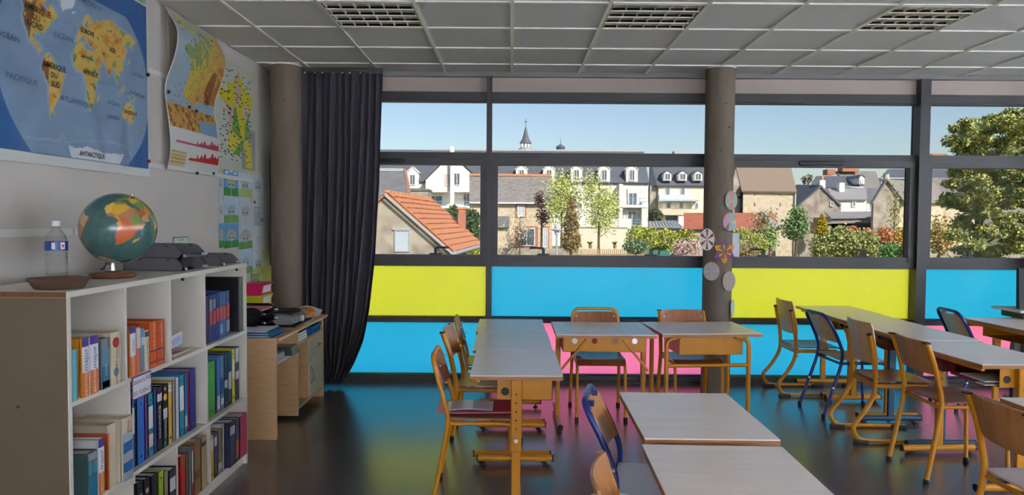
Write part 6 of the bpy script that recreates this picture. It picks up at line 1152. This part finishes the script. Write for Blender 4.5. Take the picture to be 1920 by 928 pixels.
shrub('tall pale green birch on the right of the pair, with drooping twigs', 'birch_tree', 'tree', [(6.27,8.931,2.733,6.585), (6.496,10.503,0.916,5.354), (7.945,10.821,1.705,4.838), (7.601,10.684,-0.118,3.281), (7.073,8.876,0.555,2.231)], 70, 4200, .10, (218,218,140), (194,200,112), trunk=.14, group=GP, shell=.85)
shrub('narrow brown-green conifer between the birches and the lamp', 'brown_conifer', 'tree', [(4.432,5.186,1.224,3.466), (4.187,5.456,-0.288,2.307), (4.021,5.644,-1.023,0.8)], 58, 3200, .10, (166,140,90), (134,116,70), group=GP)
shrub('small purple-leaved tree beside the stone house', 'purple_tree', 'tree', [(2.122,3.59,2.665,4.649), (2.466,4.208,0.854,3.063)], 74, 700, .12, (110,66,70), (134,96,84), group=GP, shell=.9)
shrub('bare spring tree with few pale leaves before the stone house', 'bare_tree', 'tree', [(-0.931,2.482,-0.816,2.395)], 66, 260, .10, (190,180,140), (206,190,160), trunk=.10, group=GP, nb=22, shell=.9)
shrub('dense dark tree standing left of the orange-roofed barn', 'dense_tree', 'tree', [(-17.46,-14.227,0.062,4.354), (-15.679,-13.164,-0.642,3.296)], 48, 2600, .18, (110,128,76), (84,104,60), group=GP)
shrub('dark round bush beside the cream block', 'round_bush', 'bush', [(19.087,20.994,1.402,3.196)], 100, 700, .22, (92,104,66), (70,84,54), group=GP)
shrub('clipped yellow-green hedge left of the column', 'clipped_hedge', 'hedge', [(9.995,11.842,-1.11,1.059), (10.84,13.156,-1.104,0.974), (12.482,14.798,-1.094,0.797), (14.125,16.534,-1.177,0.715)], 63, 4200, .12, (186,186,70), (140,156,60), group=GP)
shrub('low grey-green round bush before the hedge', 'round_bush', 'bush', [(8.877,10.899,-1.118,-0.001)], 57, 900, .10, (130,150,116), (108,130,98), group=GP)
shrub('pink blossoming shrub at the column left edge', 'blossom_shrub', 'bush', [(12.397,14.206,-1.424,0.214), (13.606,14.869,-1.417,0.469)], 56, 1300, .08, (226,190,200), (196,170,150), group=GP, shell=.9)
shrub('green shrubs behind the barn chimney', 'green_shrub', 'bush', [(-5.405,-4.163,0.927,2.716), (-4.155,-2.558,0.489,2.415), (-3.527,-2.552,-0.177,1.168)], 60, 1800, .14, (92,116,66), (64,90,54), group=GP)
shrub('yellow-flowering shrub below the barn eave', 'yellow_shrub', 'bush', [(-2.647,-1.801,-1.044,0.207)], 44, 700, .08, (196,186,60), (150,160,60), group=GP)
shrub('yellow-green shrub right of the column', 'green_shrub', 'bush', [(17.587,19.878,-1.195,0.979), (19.061,20.749,-1.488,0.553)], 58, 2200, .10, (190,190,80), (140,160,70), group=GP)
shrub('light green sapling behind the left garden shrub', 'sapling', 'tree', [(20.823,22.43,-0.913,1.33)], 60, 900, .10, (166,186,110), (130,156,90), group=GP, shell=.9)
shrub('bare brushwood tree before the stone barn', 'bare_tree', 'tree', [(20.993,24.039,0.349,2.746)], 64, 420, .12, (170,160,110), (150,140,100), trunk=.09, group=GP, nb=22, shell=.9)
shrub('feathery green pine before the grey gable', 'feathery_pine', 'tree', [(23.915,25.447,1.33,2.997), (23.206,25.837,-0.058,2.033)], 62, 1700, .13, (130,156,100), (104,134,80), group=GP, shell=.9)
shrub('golden cone-shaped conifer before the flat shed', 'golden_conifer', 'tree', [(27.493,27.903,1.438,2.249), (27.316,28.103,0.866,1.822), (27.183,28.259,0.389,1.253)], 64, 1700, .09, (206,180,36), (176,160,40), group=GP)
shrub('broad glossy yellow-green shrub in front of the sheds', 'broad_shrub', 'bush', [(21.665,23.634,-1.345,0.605), (22.707,25.167,-1.144,1.234), (24.453,26.722,-1.249,0.935)], 52, 4200, .11, (186,180,106), (120,140,76), group=GP)
shrub('red-leaved shrub beyond the broad shrub, left one', 'red_shrub', 'bush', [(27.812,29.039,0.25,1.195), (29.425,30.204,0.037,1.024)], 60, 900, .12, (206,124,96), (180,140,90), group=GP)
shrub('red-leaved shrub near the mullion', 'red_shrub', 'bush', [(28.393,29.771,-0.361,1.148)], 56, 900, .11, (210,120,92), (186,150,90), group=GP)
shrub('yellow willow shrub beside the right mullion', 'yellow_shrub', 'bush', [(30.792,32.472,-0.504,1.233)], 58, 900, .10, (216,176,70), (196,170,80), group=GP, shell=.9)
shrub('green fern-like shrub at the sill near the mullion', 'green_shrub', 'bush', [(24.653,26.117,-1.276,0.165)], 48, 900, .10, (130,170,90), (96,140,70), group=GP)
shrub('leafless climbing tree against the stone gable', 'bare_tree', 'tree', [(32.101,34.058,0.461,4.844)], 62, 380, .10, (176,170,90), (160,150,90), trunk=.09, group=GP, nb=24, shell=.95)
shrub('ochre spring bush left of the evergreen', 'ochre_bush', 'bush', [(26.414,28.232,-0.285,1.952), (26.766,28.439,-0.625,0.756)], 46, 1500, .10, (196,160,86), (166,150,90), group=GP, shell=.95)
shrub('distant hazy bare tree on the horizon', 'distant_tree', 'tree', [(68.53,71.255,10.525,12.806)], 170, 300, .35, (170,160,150), (150,150,140), group=GP, shell=.95)
shrub('reddish low bush at the sill right of the column', 'red_shrub', 'bush', [(15.692,17.341,-1.343,0.046)], 50, 800, .09, (170,140,110), (150,140,90), group=GP, shell=.9)
